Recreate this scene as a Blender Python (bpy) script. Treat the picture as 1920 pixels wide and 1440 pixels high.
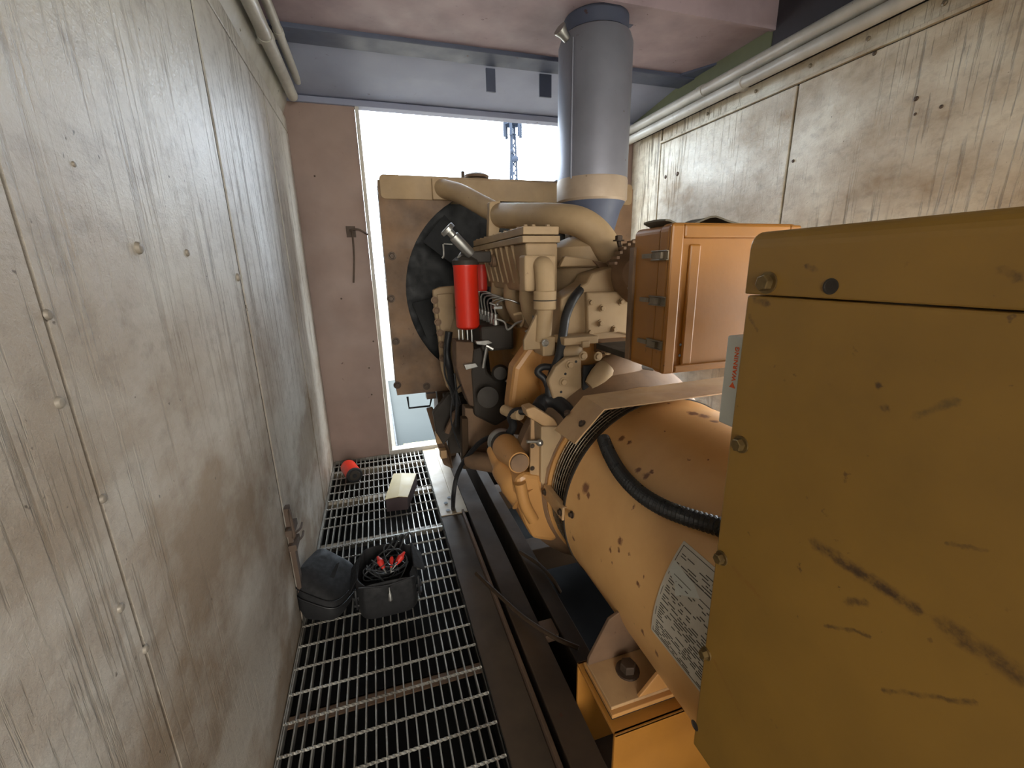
import bpy, math, random
from mathutils import Vector, Matrix
random.seed(7)
sc = bpy.context.scene
for o in list(bpy.data.objects): bpy.data.objects.remove(o)
COL = sc.collection
PI = math.pi

# ------------------------------------------------------------------ camera
H = 1.36
P0 = (960.0, 720.0)
_vy = (697 - 960.0, 508 - 720.0); _vz = (1020 - 960.0, 3700 - 720.0)
F = math.sqrt(-(_vy[0]*_vz[0] + _vy[1]*_vz[1]))
_dy = Vector((_vy[0], _vy[1], F)).normalized()
_up = -Vector((_vz[0], _vz[1], F)).normalized()
_dx = _dy.cross(_up)
RM = Matrix((_dx, _dy, _up))            # rows: world axes in camera coords (x right, y down, z forward)
CAM = Vector((0, 0, H))
cd = bpy.data.cameras.new('camera'); cam = bpy.data.objects.new('camera', cd); COL.objects.link(cam)
cd.sensor_width = 36; cd.lens = 36*F/1920; cd.clip_start = .02; cd.clip_end = 400
m3 = Matrix((RM.col[0], -RM.col[1], -RM.col[2])).transposed()
cam.matrix_world = Matrix.Translation(CAM) @ m3.to_4x4()
sc.camera = cam

def at(px, py, Y=None, X=None, Z=None):
    """Point where the sight line of a measured pixel meets a given plane."""
    d = RM @ Vector((px - P0[0], py - P0[1], F))
    if Y is not None: t = Y/d.y
    elif X is not None: t = X/d.x
    else: t = (Z - H)/d.z
    return CAM + d*t

# ------------------------------------------------------------------ light
sc.view_settings.view_transform = 'Standard'; sc.view_settings.look = 'None'
sc.view_settings.gamma = 1; sc.view_settings.use_curve_mapping = False
sc.view_settings.exposure = 0.75
w = bpy.data.worlds.new('sky'); sc.world = w; w.use_nodes = True
wn = w.node_tree; wn.nodes.clear()
wo = wn.nodes.new('ShaderNodeOutputWorld'); wb = wn.nodes.new('ShaderNodeBackground')
wb.inputs['Color'].default_value = (.76, .88, 1.0, 1); wb.inputs['Strength'].default_value = 9.0
wn.links.new(wb.outputs[0], wo.inputs['Surface'])
_tc = wn.nodes.new('ShaderNodeTexCoord'); _sp = wn.nodes.new('ShaderNodeSeparateXYZ'); _mr = wn.nodes.new('ShaderNodeMapRange'); _mx = wn.nodes.new('ShaderNodeMix')
_mx.data_type = 'RGBA'; wn.links.new(_tc.outputs['Generated'], _sp.inputs[0]); wn.links.new(_sp.outputs[1], _mr.inputs[0])
_mr.inputs[1].default_value = -.6; _mr.inputs[2].default_value = .6      # warm sky behind, cool sky ahead
_mx.inputs[6].default_value = (1.0, .95, .86, 1); _mx.inputs[7].default_value = (.76, .88, 1.0, 1)
wn.links.new(_mr.outputs[0], _mx.inputs[0]); wn.links.new(_mx.outputs[2], wb.inputs['Color'])
def portal(name, loc, rot, sx, sy):
    l = bpy.data.lights.new(name, 'AREA'); l.shape = 'RECTANGLE'; l.size = sx; l.size_y = sy
    l.cycles.is_portal = True
    o = bpy.data.objects.new(name, l); COL.objects.link(o); o.location = loc; o.rotation_euler = rot
    return o
portal('door_daylight', (1.0, 3.26, 1.2), (-PI/2, 0, 0), 2.05, 2.4)
portal('rear_fill_portal', (0, -2.27, 1.05), (PI/2, 0, 0), .84, 2.2)  # portal at the unseen rear doorway, added to bring in daylight

portal('side_fill_portal', (2.12, .76, .78), (0, PI/2, 0), 1.3, 2.0)  # portal for an unseen low opening added in the right wall
portal('rear_upper_fill_portal', (1.2, -2.27, 1.92), (PI/2, 0, 0), 1.42, .87)  # portal for the upper rear gap, added to brighten the upper walls

# ------------------------------------------------------------------ materials
def s2l(c): return tuple(((v/255)/12.92 if v/255 <= .04045 else ((v/255+.055)/1.055)**2.4) for v in c) + (1,)
class NT:
    def __init__(s, name):
        s.m = bpy.data.materials.new(name); s.m.use_nodes = True; s.t = s.m.node_tree; s.t.nodes.clear()
        s.out = s.t.nodes.new('ShaderNodeOutputMaterial'); s.b = s.t.nodes.new('ShaderNodeBsdfPrincipled')
        s.t.links.new(s.b.outputs[0], s.out.inputs[0])
        s.geo = s.t.nodes.new('ShaderNodeNewGeometry'); s.pos = s.geo.outputs['Position']
    def n(s, t, **k):
        n = s.t.nodes.new(t)
        for a, b in k.items(): setattr(n, a, b)
        return n
    def l(s, a, b): s.t.links.new(a, b)
    def sc(s, scale, loc=(0,0,0), rot=(0,0,0)):
        mp = s.n('ShaderNodeMapping'); mp.inputs['Scale'].default_value = scale; mp.inputs['Location'].default_value = loc
        mp.inputs['Rotation'].default_value = rot
        s.l(s.pos, mp.inputs[0]); return mp.outputs[0]
    def noise(s, scale=(1,1,1), detail=6, rough=.6, loc=(0,0,0), dist=0):
        nz = s.n('ShaderNodeTexNoise'); nz.inputs['Scale'].default_value = 1; nz.inputs['Detail'].default_value = detail
        nz.inputs['Roughness'].default_value = rough; nz.inputs['Distortion'].default_value = dist
        s.l(s.sc(scale, loc), nz.inputs['Vector']); return nz.outputs[0]
    def ramp(s, v, a, b, ca=0., cb=1.):
        r = s.n('ShaderNodeMapRange'); r.inputs[1].default_value = a; r.inputs[2].default_value = b
        r.inputs[3].default_value = ca; r.inputs[4].default_value = cb; s.l(v, r.inputs[0]); return r.outputs[0]
    def math(s, op, a, b=None):
        m = s.n('ShaderNodeMath', operation=op)
        for i, v in enumerate((a, b)):
            if v is None: continue
            if isinstance(v, (int, float)): m.inputs[i].default_value = v
            else: s.l(v, m.inputs[i])
        return m.outputs[0]
    def mix(s, fac, a, b):
        m = s.n('ShaderNodeMix', data_type='RGBA')
        for i, v in ((0, fac), (6, a), (7, b)):
            if isinstance(v, (int, float)): m.inputs[i].default_value = v
            elif isinstance(v, tuple): m.inputs[i].default_value = v
            else: s.l(v, m.inputs[i])
        return m.outputs[2]
    def bump(s, h, strength=.3, dist=.01):
        b = s.n('ShaderNodeBump'); b.inputs['Strength'].default_value = strength; b.inputs['Distance'].default_value = dist
        s.l(h, b.inputs['Height']); s.l(b.outputs[0], s.b.inputs['Normal'])
    def done(s, col, rough=.5, metal=0., spec=.5):
        if isinstance(col, tuple): s.b.inputs['Base Color'].default_value = col
        else: s.l(col, s.b.inputs['Base Color'])
        if isinstance(rough, (int, float)): s.b.inputs['Roughness'].default_value = rough
        else: s.l(rough, s.b.inputs['Roughness'])
        s.b.inputs['Metallic'].default_value = metal
        s.b.inputs['Specular IOR Level'].default_value = spec
        return s.m

def paint(name, c, dirt=(60,45,30), amt=.5, rough=.45, scale=9, metal=0, spots=True, streak=0.):
    t = NT(name); c = s2l(c); d = s2l(dirt)
    n1 = t.ramp(t.noise((scale*.35,)*3, 5, .6), .38, .72)
    f = t.math('MULTIPLY', n1, amt)
    col = t.mix(f, c, d)
    if spots:
        n2 = t.ramp(t.noise((scale*5,)*3, 4, .65, (3,1,7)), .66, .72)
        n3 = t.ramp(t.noise((scale*.8,)*3, 2, .5, (9,2,1)), .50, .62)
        col = t.mix(t.math('MULTIPLY', t.math('MULTIPLY', n2, n3), .8), col, s2l((70,38,25)))
    if streak:
        n4 = t.ramp(t.noise((scale*4, scale*4, scale*.35), 4, .6, (5,5,5)), .55, .75)
        col = t.mix(t.math('MULTIPLY', n4, streak), col, d)
    t.bump(t.noise((scale*12,)*3, 4, .6), .12, .002)
    return t.done(col, t.ramp(t.noise((scale,)*3, 4), .3, .8, rough-.08, rough+.22), metal)

def plywood(name, c=(206,203,194), dirt=(134,114,92), seed=0, grain=.8, low=True):
    """Painted plywood: weathered vertical checks, brownish grime lower down."""
    t = NT(name)
    cr = t.noise((3, 26, 1.1), 6, .66, (seed, 0, 0), .35)
    cr2 = t.noise((3, 75, 2.6), 5, .66, (seed, 4, 0), .25)
    where = t.ramp(t.noise((1.3, 1.3, 1.0), 3, .5, (seed, 7, 2)), .40, .54)
    lines = t.math('MULTIPLY', t.ramp(cr, .57, .63), t.math('ADD', t.math('MULTIPLY', where, .9), .1))
    fine = t.math('MULTIPLY', t.math('MULTIPLY', t.ramp(cr2, .57, .64), .75), t.math('ADD', where, .15))
    m = t.math('MINIMUM', t.math('ADD', lines, fine), 1.0)
    sz = t.n('ShaderNodeSeparateXYZ'); t.l(t.pos, sz.inputs[0])
    m = t.math('MULTIPLY', m, t.ramp(sz.outputs[2], .35, 1.25, .25, 1.0))
    col = t.mix(t.math('MULTIPLY', m, grain*.75), s2l(c), s2l((78,70,60)))
    g = t.ramp(t.noise((1.6, 1.6, 2.2), 6, .65, (seed, 1, 9)), .40, .66)
    if low:
        sep = t.n('ShaderNodeSeparateXYZ'); t.l(t.pos, sep.inputs[0])
        lowm = t.ramp(sep.outputs[2], 1.8, .35, .10, 1.0)
        g = t.math('MULTIPLY', t.math('ADD', g, .45), lowm)
    col = t.mix(t.math('MINIMUM', g, .9), col, s2l(dirt))
    mo = t.ramp(t.noise((14, 14, 22), 5, .7, (seed, 2, 5)), .50, .72)
    col = t.mix(t.math('MULTIPLY', mo, .38), col, s2l((108,94,80)))
    sp = t.ramp(t.noise((55, 55, 55), 2, .5, (seed, 3, 3)), .74, .78)
    col = t.mix(t.math('MULTIPLY', sp, .8), col, s2l((70,60,50)))
    gl = t.ramp(t.noise((2.2, 2.2, 3.5), 3, .5, (seed, 8, 8)), .55, .72)
    col = t.mix(t.math('MULTIPLY', gl, .25), col, s2l((226,226,218)))
    h = t.math('SUBTRACT', t.math('MULTIPLY', t.noise((70, 70, 90), 5, .7), .45), m)
    t.bump(h, .8, .007)
    return t.done(col, t.ramp(g, 0, 1, .34, .55))

M = {}
M['brass'] = paint('yellowed_bolt_zinc', (132,110,70), (60,46,34), .7, .4, 60, .7, spots=False)
M['ply'] = plywood('painted_plywood', seed=0)
M['plyR'] = plywood('painted_plywood_right', c=(214,208,190), dirt=(150,128,98), seed=5, grain=1.05, low=False)
M['wallbatten'] = paint('batten_grey_paint', (170,165,155), (90,75,60), .5, .5, 12)
M['seam'] = paint('seam_filler', (44,38,32), (22,19,16), .6, .7, 20)
M['back'] = paint('back_wall_paint', (150,128,118), (80,62,55), .45, .55, 5)
M['header'] = paint('header_glare_blue', (146,152,174), (104,104,124), .4, .65, 4)  # blue cast of the doorway glare mixed into this colour
M['ceil'] = paint('ceiling_paint', (168,150,156), (96,82,92), .6, .55, 7)
M['beam'] = paint('beam_glare_blue', (82,90,112), (46,48,60), .5, .5, 6)  # carries the same blue glare tint as the header
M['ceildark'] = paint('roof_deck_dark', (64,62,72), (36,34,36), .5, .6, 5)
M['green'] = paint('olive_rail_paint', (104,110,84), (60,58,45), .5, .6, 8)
M['frame'] = paint('door_frame_white', (200,196,188), (140,120,95), .4, .4, 8)
M['pipe'] = paint('pipe_grey_paint', (190,188,180), (120,108,92), .45, .35, 14)
M['yellow'] = paint('machine_yellow', (172,116,46), (120,78,32), .45, .4, 7)
M['yellowP'] = None
M['yelbar'] = paint('generator_yellow', (192,142,84), (140,96,54), .4, .36, 6)
M['dusty'] = paint('dusty_machine_yellow', (178,152,116), (116,94,70), .55, .6, 9)
M['dusty2'] = paint('greasy_machine_yellow', (142,112,84), (62,50,42), .8, .6, 9)
M['rust'] = paint('rusty_steel', (112,86,64), (58,44,34), .7, .7, 12)
M['darksteel'] = paint('greasy_dark_steel', (62,56,50), (24,21,19), .7, .55, 8)
M['plate'] = paint('deck_plate_worn', (176,160,136), (90,74,58), .6, .5, 8)
M['plate2'] = paint('deck_plate_greasy', (78,64,50), (30,26,22), .7, .62, 7)
M['skid'] = paint('skid_beam_paint', (70,54,39), (30,25,20), .8, .75, 7)
M['pit'] = paint('oily_pit_floor', (22,20,18), (10,9,8), .7, .75, 4)
M['black'] = paint('black_rubber', (30,30,32), (18,18,18), .5, .5, 20, spots=False)
M['core'] = paint('radiator_core_black', (26,28,30), (12,12,12), .5, .6, 20, spots=False)
M['fabric'] = paint('black_nylon', (22,22,24), (13,13,14), .4, .75, 40, spots=False)
M['red'] = paint('red_filter_paint', (214,44,22), (150,30,20), .3, .35, 10, spots=False)
M['redplug'] = paint('red_plastic', (205,50,40), (150,30,20), .3, .4, 10, spots=False)
M['silver'] = paint('zinc_metal', (176,176,172), (100,95,88), .4, .35, 20, .85, spots=False)
M['galv'] = paint('galvanised_grating', (176,174,166), (92,80,66), .7, .42, 16, .65, spots=False)
M['boltm'] = paint('bolt_zinc_dull', (150,140,122), (80,62,44), .6, .4, 40, .7, spots=False)
M['bolth'] = paint('bolt_dark', (84,70,58), (45,32,26), .6, .5, 40, .5, spots=False)
M['muff'] = paint('muffler_grey', (134,136,148), (90,86,94), .5, .45, 5, .3)
M['muffband'] = paint('muffler_band', (184,166,146), (120,100,84), .5, .5, 9, .2)
M['carton'] = paint('tan_carton', (196,176,124), (160,140,96), .4, .55, 10, spots=False)
M['cartonshade'] = paint('carton_side_shade', (84,70,72), (60,50,50), .4, .6, 10, spots=False)  # same tan carton, with the shade on its sides put into the colour
M['whitebox'] = paint('light_grey_plastic', (196,198,190), (160,160,150), .3, .4, 10, spots=False)
M['orange'] = paint('orange_print', (226,92,30), (200,80,30), .2, .5, 10, spots=False)
M['tan'] = paint('tan_sheet_paint', (186,152,110), (120,86,60), .6, .45, 12)
M['label'] = paint('nameplate_sticker', (196,190,176), (150,138,120), .5, .4, 22, spots=False)
M['ink'] = paint('label_ink', (60,54,48), (90,82,72), .5, .5, 22, spots=False)
M['steelmast'] = paint('mast_steel', (44,52,66), (38,44,56), .3, .6, 1, spots=False)
M['outpanel'] = paint('outer_panel_grey', (66,70,70), (56,59,59), .3, .5, 4, spots=False)
M['yelstrip'] = paint('pale_yellow_strip', (226,222,120), (190,180,90), .3, .5, 14, spots=False)
M['ground'] = paint('pale_ground', (120,116,108), (95,90,82), .4, .8, 1, spots=False)
M['paleground'] = paint('pale_concrete', (176,170,158), (140,132,120), .4, .8, 1, spots=False)
M['shed'] = paint('shed_cladding', (92,92,94), (80,80,82), .3, .6, 2, spots=False)
M['rag'] = paint('grey_rag', (112,106,92), (70,62,50), .5, .9, 30, spots=False)

M['skid'].node_tree.nodes['Principled BSDF'].inputs['Specular IOR Level'].default_value = .2
M['plate2'].node_tree.nodes['Principled BSDF'].inputs['Specular IOR Level'].default_value = .25
for k_, v_ in (('pit', .1), ('steelmast', 0), ('outpanel', 0), ('shed', 0), ('ground', 0), ('darksteel', .25)):
    M[k_].node_tree.nodes['Principled BSDF'].inputs['Specular IOR Level'].default_value = v_
def panel_paint():
    """Amber control-panel paint with the scuffs of the photographed panel (in the panel's own plane)."""
    t = NT('control_panel_yellow')
    sep = t.n('ShaderNodeSeparateXYZ'); t.l(t.pos, sep.inputs[0])
    y, z = sep.outputs[1], sep.outputs[2]
    col = t.mix(t.math('MULTIPLY', t.ramp(t.noise((5,5,5), 5, .6), .35, .75), .5), s2l((144,109,46)), s2l((106,80,35)))
    wob = t.math('MULTIPLY', t.math('SUBTRACT', t.noise((60,60,60), 4, .7), .5), .012)
    def stroke(a, b, wd, op, colr=(64,46,34)):
        nonlocal col
        pa = at(a[0], a[1], X=.51); pb = at(b[0], b[1], X=.51)
        dy, dz = pb.y-pa.y, pb.z-pa.z; L = math.hypot(dy, dz) or 1e-4; uy, uz = dy/L, dz/L
        ry = t.math('SUBTRACT', y, pa.y); rz = t.math('SUBTRACT', z, pa.z)
        s_ = t.math('ADD', t.math('MULTIPLY', ry, uy), t.math('MULTIPLY', rz, uz))
        cl = t.math('MAXIMUM', t.math('MINIMUM', s_, L), 0.0)
        d = t.math('ABSOLUTE', t.math('ADD', t.math('SUBTRACT', t.math('MULTIPLY', ry, uz), t.math('MULTIPLY', rz, uy)), wob))
        e = t.math('ABSOLUTE', t.math('SUBTRACT', s_, cl))
        dd = t.math('ADD', d, e)
        m = t.ramp(dd, wd*.3, wd, op, 0.)
        m = t.math('MULTIPLY', m, t.ramp(t.noise((70,70,70), 4, .7, (1,4,2)), .38, .62, .25, 1.))
        col = t.mix(m, col, s2l(colr))
    stroke((1525,1018), (1720,1142), .010, .8)
    stroke((1560,1045), (1725,1145), .006, .8)
    stroke((1765,1170), (1920,1270), .013, .75)
    stroke((1712,780), (1795,752), .005, .6, (80,66,40))
    stroke((1655,1294), (1830,1318), .0035, .7)
    stroke((1545,1172), (1630,1190), .003, .7)
    stroke((1585,1128), (1625,1130), .006, .7)
    stroke((1775,1020), (1850,1032), .003, .6)
    stroke((1415,560), (1440,570), .006, .7)
    stroke((1405,590), (1420,620), .003, .6)
    stroke((1645,722), (1650,724), .004, .9); stroke((1656,764), (1662,768), .005, .9)
    stroke((1340,1240), (1395,1350), .005, .35, (120,70,28))
    stroke((1375,1065), (1425,1120), .006, .3, (120,70,28))
    stroke((1515,498), (1535,506), .004, .8)
    stroke((1880,505), (1915,520), .005, .6)
    sp = t.math('MULTIPLY', t.ramp(t.noise((60,60,60), 3, .6, (4,4,4)), .68, .73), t.ramp(t.noise((7,7,7), 3, .5, (2,9,4)), .45, .6))
    col = t.mix(t.math('MULTIPLY', sp, .7), col, s2l((78,54,34)))
    t.bump(t.noise((90,90,90), 4, .6), .08, .002)
    return t.done(col, .4)
M['yellowP'] = panel_paint()

def barrel_paint():
    t = NT('generator_barrel_paint')
    col = t.mix(t.math('MULTIPLY', t.ramp(t.noise((4,4,4), 5, .6), .35, .75), .5), s2l((212,166,108)), s2l((176,126,72)))
    wv = t.n('ShaderNodeVectorMath', operation='ADD')
    nz = t.n('ShaderNodeTexNoise'); nz.inputs['Scale'].default_value = 70; nz.inputs['Detail'].default_value = 3; t.l(t.pos, nz.inputs['Vector'])
    sb = t.n('ShaderNodeVectorMath', operation='SUBTRACT'); t.l(nz.outputs[1], sb.inputs[0]); sb.inputs[1].default_value = (.5,.5,.5)
    sl = t.n('ShaderNodeVectorMath', operation='SCALE'); t.l(sb.outputs[0], sl.inputs[0]); sl.inputs['Scale'].default_value = .022
    t.l(t.pos, wv.inputs[0]); t.l(sl.outputs[0], wv.inputs[1])
    mask = None
    for px, py, r in BARREL_CHIPS:
        c = on_barrel(px, py)
        d = t.n('ShaderNodeVectorMath', operation='DISTANCE'); t.l(wv.outputs[0], d.inputs[0]); d.inputs[1].default_value = c
        m = t.ramp(d.outputs['Value'], r*.5, r, 1., 0.)
        mask = m if mask is None else t.math('MAXIMUM', mask, m)
    col = t.mix(t.math('MULTIPLY', mask, .85), col, s2l((96,52,34)))
    sp = t.math('MULTIPLY', t.ramp(t.noise((70,70,70), 3, .6, (4,1,4)), .69, .73), t.ramp(t.noise((6,6,6), 3, .5, (2,3,4)), .5, .62))
    col = t.mix(t.math('MULTIPLY', sp, .7), col, s2l((96,58,36)))
    t.bump(t.noise((60,60,60), 4, .6), .06, .002)
    return t.done(col, .36)

# ------------------------------------------------------------------ mesh builder
class MB:
    def __init__(s): s.v = []; s.f = []; s.sm = []
    def add(s, vs, fs, smooth=False):
        o = len(s.v); s.v += [Vector(v) for v in vs]
        for f in fs: s.f.append([i+o for i in f]); s.sm.append(smooth)
        return s
    def box(s, a, b, rot=None, piv=None):
        x0, x1 = sorted((a[0], b[0])); y0, y1 = sorted((a[1], b[1])); z0, z1 = sorted((a[2], b[2]))
        vs = [Vector(p) for p in ((x0,y0,z0),(x1,y0,z0),(x1,y1,z0),(x0,y1,z0),(x0,y0,z1),(x1,y0,z1),(x1,y1,z1),(x0,y1,z1))]
        if rot is not None:
            c = Vector(piv) if piv is not None else sum(vs, Vector())/8
            R_ = rot.to_3x3(); vs = [R_ @ (v-c) + c for v in vs]
        return s.add(vs, [(0,3,2,1),(4,5,6,7),(0,1,5,4),(1,2,6,5),(2,3,7,6),(3,0,4,7)])
    def prism(s, poly, ext):
        ext = Vector(ext); n = len(poly); P = [Vector(p) for p in poly]
        nrm = Vector()
        for i in range(n): nrm += P[i].cross(P[(i+1) % n])
        if nrm.dot(ext) > 0: P = P[::-1]
        vs = P + [p+ext for p in P]
        fs = [tuple(range(n)), tuple(range(2*n-1, n-1, -1))]
        fs += [(i, i+n, (i+1) % n+n, (i+1) % n) for i in range(n)]
        return s.add(vs, fs)
    def rings(s, rings, cap=True, smooth=True, closed=False):
        n = len(rings[0]); o = []
        for r in rings: o += r
        fs = []; m = len(rings)
        for k in range(m if closed else m-1):
            k2 = (k+1) % m
            for i in range(n):
                j = (i+1) % n; fs.append((k*n+i, k*n+j, k2*n+j, k2*n+i))
        s.add(o, fs, smooth)
        if cap and not closed:
            s.add(rings[0], [tuple(range(n-1, -1, -1))]); s.add(rings[-1], [tuple(range(n))])
        return s
    def lathe(s, p0, p1, prof, seg=28, cap=True):
        """prof: list of (t along axis in metres from p0, radius)"""
        p0 = Vector(p0); ax = (Vector(p1)-p0).normalized(); u = ax.orthogonal().normalized(); v = ax.cross(u)
        R_ = [[p0+ax*t+(u*math.cos(a)+v*math.sin(a))*r for a in (2*PI*i/seg for i in range(seg))] for t, r in prof]
        return s.rings(R_, cap)
    def cyl(s, p0, p1, r, r2=None, seg=24):
        L = (Vector(p1)-Vector(p0)).length
        return s.lathe(p0, p1, [(0, r), (L, r if r2 is None else r2)], seg)
    def tube(s, pts, r, seg=10, sub=6, cap=True, rib=0., pitch=0):
        P = smoothpath([Vector(p) for p in pts], sub) if sub > 1 else [Vector(p) for p in pts]
        if pitch:
            Q = [P[0]]; acc = 0
            for a, b in zip(P, P[1:]):
                L = (b-a).length; k = 0
                while acc + (L-k) >= pitch:
                    k += pitch-acc; acc = 0; Q.append(a.lerp(b, k/L))
                acc += L-k
            P = Q
        R_ = []; t0 = (P[1]-P[0]).normalized(); u = t0.orthogonal().normalized()
        for i, p in enumerate(P):
            t = (P[min(i+1, len(P)-1)]-P[max(i-1, 0)]).normalized()
            u = (u - t*u.dot(t)).normalized(); v = t.cross(u)
            rr = (r[i] if isinstance(r, list) else r) + (rib if i % 2 else 0)
            R_.append([p+(u*math.cos(a)+v*math.sin(a))*rr for a in (2*PI*k/seg for k in range(seg))])
        return s.rings(R_, cap, smooth=not rib)
    def sphere(s, c, r, sx=1, sy=1, sz=1, seg=16):
        c = Vector(c); R_ = []
        for k in range(seg//2+1):
            th = PI*k/(seg//2); rr = max(math.sin(th), .001)
            R_.append([c+Vector((sx*r*rr*math.cos(a), sy*r*rr*math.sin(a), -sz*r*math.cos(th))) for a in (2*PI*i/seg for i in range(seg))])
        return s.rings(R_, True)
    def hexbolt(s, p, n, r, h, washer=1.5):
        p = Vector(p); n = Vector(n).normalized(); u = n.orthogonal().normalized(); v = n.cross(u)
        def ring(rr, t, seg, ph=0): return [p+n*t+(u*math.cos(a)+v*math.sin(a))*rr for a in (2*PI*i/seg+ph for i in range(seg))]
        if washer: s.rings([ring(r*washer, 0, 18), ring(r*washer, h*.22, 18)], True, False)
        s.rings([ring(r, h*.2, 6), ring(r, h*.92, 6), ring(r*.86, h, 6)], True, False)
        return s
    def build(s, name, mat, parent=None, bevel=0., kind=None, label=None, sharp=35):
        lo = Vector([min(v[i] for v in s.v) for i in range(3)]); hi = Vector([max(v[i] for v in s.v) for i in range(3)])
        c = (lo+hi)/2; c.z = lo.z
        me = bpy.data.meshes.new(name); me.from_pydata([v-c for v in s.v], [], s.f)
        me.polygons.foreach_set('use_smooth', s.sm); me.update()
        if any(s.sm): me.set_sharp_from_angle(angle=math.radians(sharp))
        me.materials.append(M[mat] if isinstance(mat, str) else mat)
        o = bpy.data.objects.new(name, me); COL.objects.link(o)
        if parent is not None:
            o.parent = parent; o.location = c - wloc(parent)
        else: o.location = c
        if bevel:
            b = o.modifiers.new('bevel', 'BEVEL'); b.width = bevel; b.segments = 2; b.limit_method = 'ANGLE'; b.angle_limit = math.radians(40)
        if kind: o['kind'] = kind
        if label: o['label'] = label
        return o
def wloc(o):
    l = Vector(o.location)
    while o.parent: o = o.parent; l += o.location
    return l
def smoothpath(P, sub):
    out = []; n = len(P)
    for i in range(n-1):
        p0, p1, p2, p3 = P[max(i-1,0)], P[i], P[i+1], P[min(i+2,n-1)]
        for k in range(sub):
            t = k/sub
            out.append(.5*((2*p1)+(p2-p0)*t+(2*p0-5*p1+4*p2-p3)*t*t+(3*p1-p0-3*p2+p3)*t**3))
    out.append(P[-1]); return out
def thing(name, label, cat, loc, group=None):
    o = bpy.data.objects.new(name, None); COL.objects.link(o); o.location = loc
    o.empty_display_size = .05
    o['label'] = label; o['category'] = cat
    if group: o['group'] = group
    return o
def tag(o, label, cat, group=None):
    o['label'] = label; o['category'] = cat
    if group: o['group'] = group
    return o
def bxp(x0, y0, x1, y1, Y, depth, mb=None):
    """Box whose near face spans measured pixels on the plane Y, going back by depth."""
    mb = mb or MB(); cx, cy = (x0+x1)/2, (y0+y1)/2
    return mb.box((at(x0, cy, Y=Y).x, Y, at(cx, y1, Y=Y).z), (at(x1, cy, Y=Y).x, Y+depth, at(cx, y0, Y=Y).z))
def poly_y(pts, Y, depth, mb=None):
    """Plate: polygon of measured pixels on plane Y with thickness depth (away from the viewer)."""
    return (mb or MB()).prism([at(x, y, Y=Y) for x, y in pts], (0, depth, 0))

XL, XR, YB, YR = -.406, 2.03, 3.2, -2.2
ZC, ZL = 2.62, 2.47
# ================================================================== SETTING
# left wall: backing + plywood sheets with gaps
wl = MB().box((XL-.08, YR, -.45), (XL-.022, YB+.08, ZC)).build('wall_left', 'seam', kind='structure')
edges = [YR, -1.12, -.2, .71, 1.63, 2.55, YB]
for i in range(6):
    GW = {3: .004, 4: .013, 5: .017}; g0 = GW.get(i, .007); g1 = GW.get(i+1, .007)
    a, b = edges[i]+g0, edges[i+1]-g1
    MB().box((XL-.022, a, -.02), (XL, b, 2.175)).build('sheet', 'ply', wl)
    if i: MB().box((XL-.014, edges[i]-.018, -.02), (XL-.005, edges[i]+.018, 2.18)).build('seam_filler', 'seam', wl)
MB().box((XL-.022, YR, 2.187), (XL-.001, YB, 2.262)).build('batten', 'ply', wl, bevel=.003)
MB().prism([(XL-.02, YR, 2.27), (XL+.055, YR, 2.44), (XL+.055, YR, 2.46), (XL-.02, YR, ZC)], (0, YB-YR, 0)).build('upper_rail', 'pipe', wl)
# seam ridge of the nearest joint (filled, proud bead)
# bolts on the left wall
M['wallbolt'] = paint('overpainted_bolt', (150,142,130), (96,84,70), .6, .5, 40, .2, spots=False)
M['oldiron'] = paint('old_iron', (88,72,60), (50,40,33), .6, .7, 20, spots=False)
def wallbolt(px, py, r, parent, X, n, mat='wallbolt'):
    p = at(px, py, X=X)
    m = MB(); u = Vector(n)
    m.lathe(p, p+u, [(0, r*1.05), (r*.25, r), (r*.55, r*.75), (r*.65, r*.3)], 16)
    m.build('bolt', mat, parent)
for px, py, r in ((88,590,.007),(110,755,.008),(192,935,.007),(225,1140,.007),(272,1217,.007),(258,465,.011),(350,474,.008),(445,520,.012),(138,308,.004),(450,56,.005)):
    wallbolt(px, py, r, wl, XL, (1,0,0))
# right wall; low opening out of sight, added as extra daylight
wr = MB().box((XR+.002, YR, -.45), (XR+.08, -.26, ZC)).box((XR+.002, 1.78, -.45), (XR+.08, YB+.08, ZC)).box((XR+.002, -.26, 1.45), (XR+.08, 1.78, ZC)).box((XR+.002, -.26, -.45), (XR+.08, 1.78, .12)).build('wall_right', 'seam', kind='structure')
XW = 2.0
redges = [YR, -1.3, -.28, .76, 1.80, 2.84, YB]
for i in range(6):
    a, b = redges[i]+.006, redges[i+1]-.006
    z0 = 1.45 if i in (2, 3) else -.02
    MB().box((XW, a, z0), (XR, b, 2.168 if i < 5 else 2.26)).build('sheet', 'plyR', wr, bevel=.003)
MB().box((XW+.005, YR, 2.185), (XR, 2.83, 2.262)).build('batten', 'plyR', wr, bevel=.003)
MB().box((XW-.012, YR, 2.172), (XW+.01, 2.83, 2.186)).build('batten_lip', 'plyR', wr, bevel=.002)
for px, py, r in ((1248,332,.011),(1270,326,.013),(1640,100,.008),(1487,302,.007),(1718,185,.008),(1765,200,.006),(1716,214,.005)):
    wallbolt(px, py, r, wr, XW, (-1,0,0), 'bolth')
for yy in (.95, 1.25, 1.5, 1.75, 2.05, 2.4):
    p = Vector((XW, yy, 2.225)); MB().lathe(p, p+Vector((-1,0,0)), [(0,.009),(.004,.009),(.007,.005)], 12).build('bolt', 'boltm', wr)
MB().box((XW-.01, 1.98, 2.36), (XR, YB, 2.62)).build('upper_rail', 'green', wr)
MB().box((XW-.005, YR, 2.36), (XR, 1.98, 2.62)).build('upper_rail', 'ceildark', wr)
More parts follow.
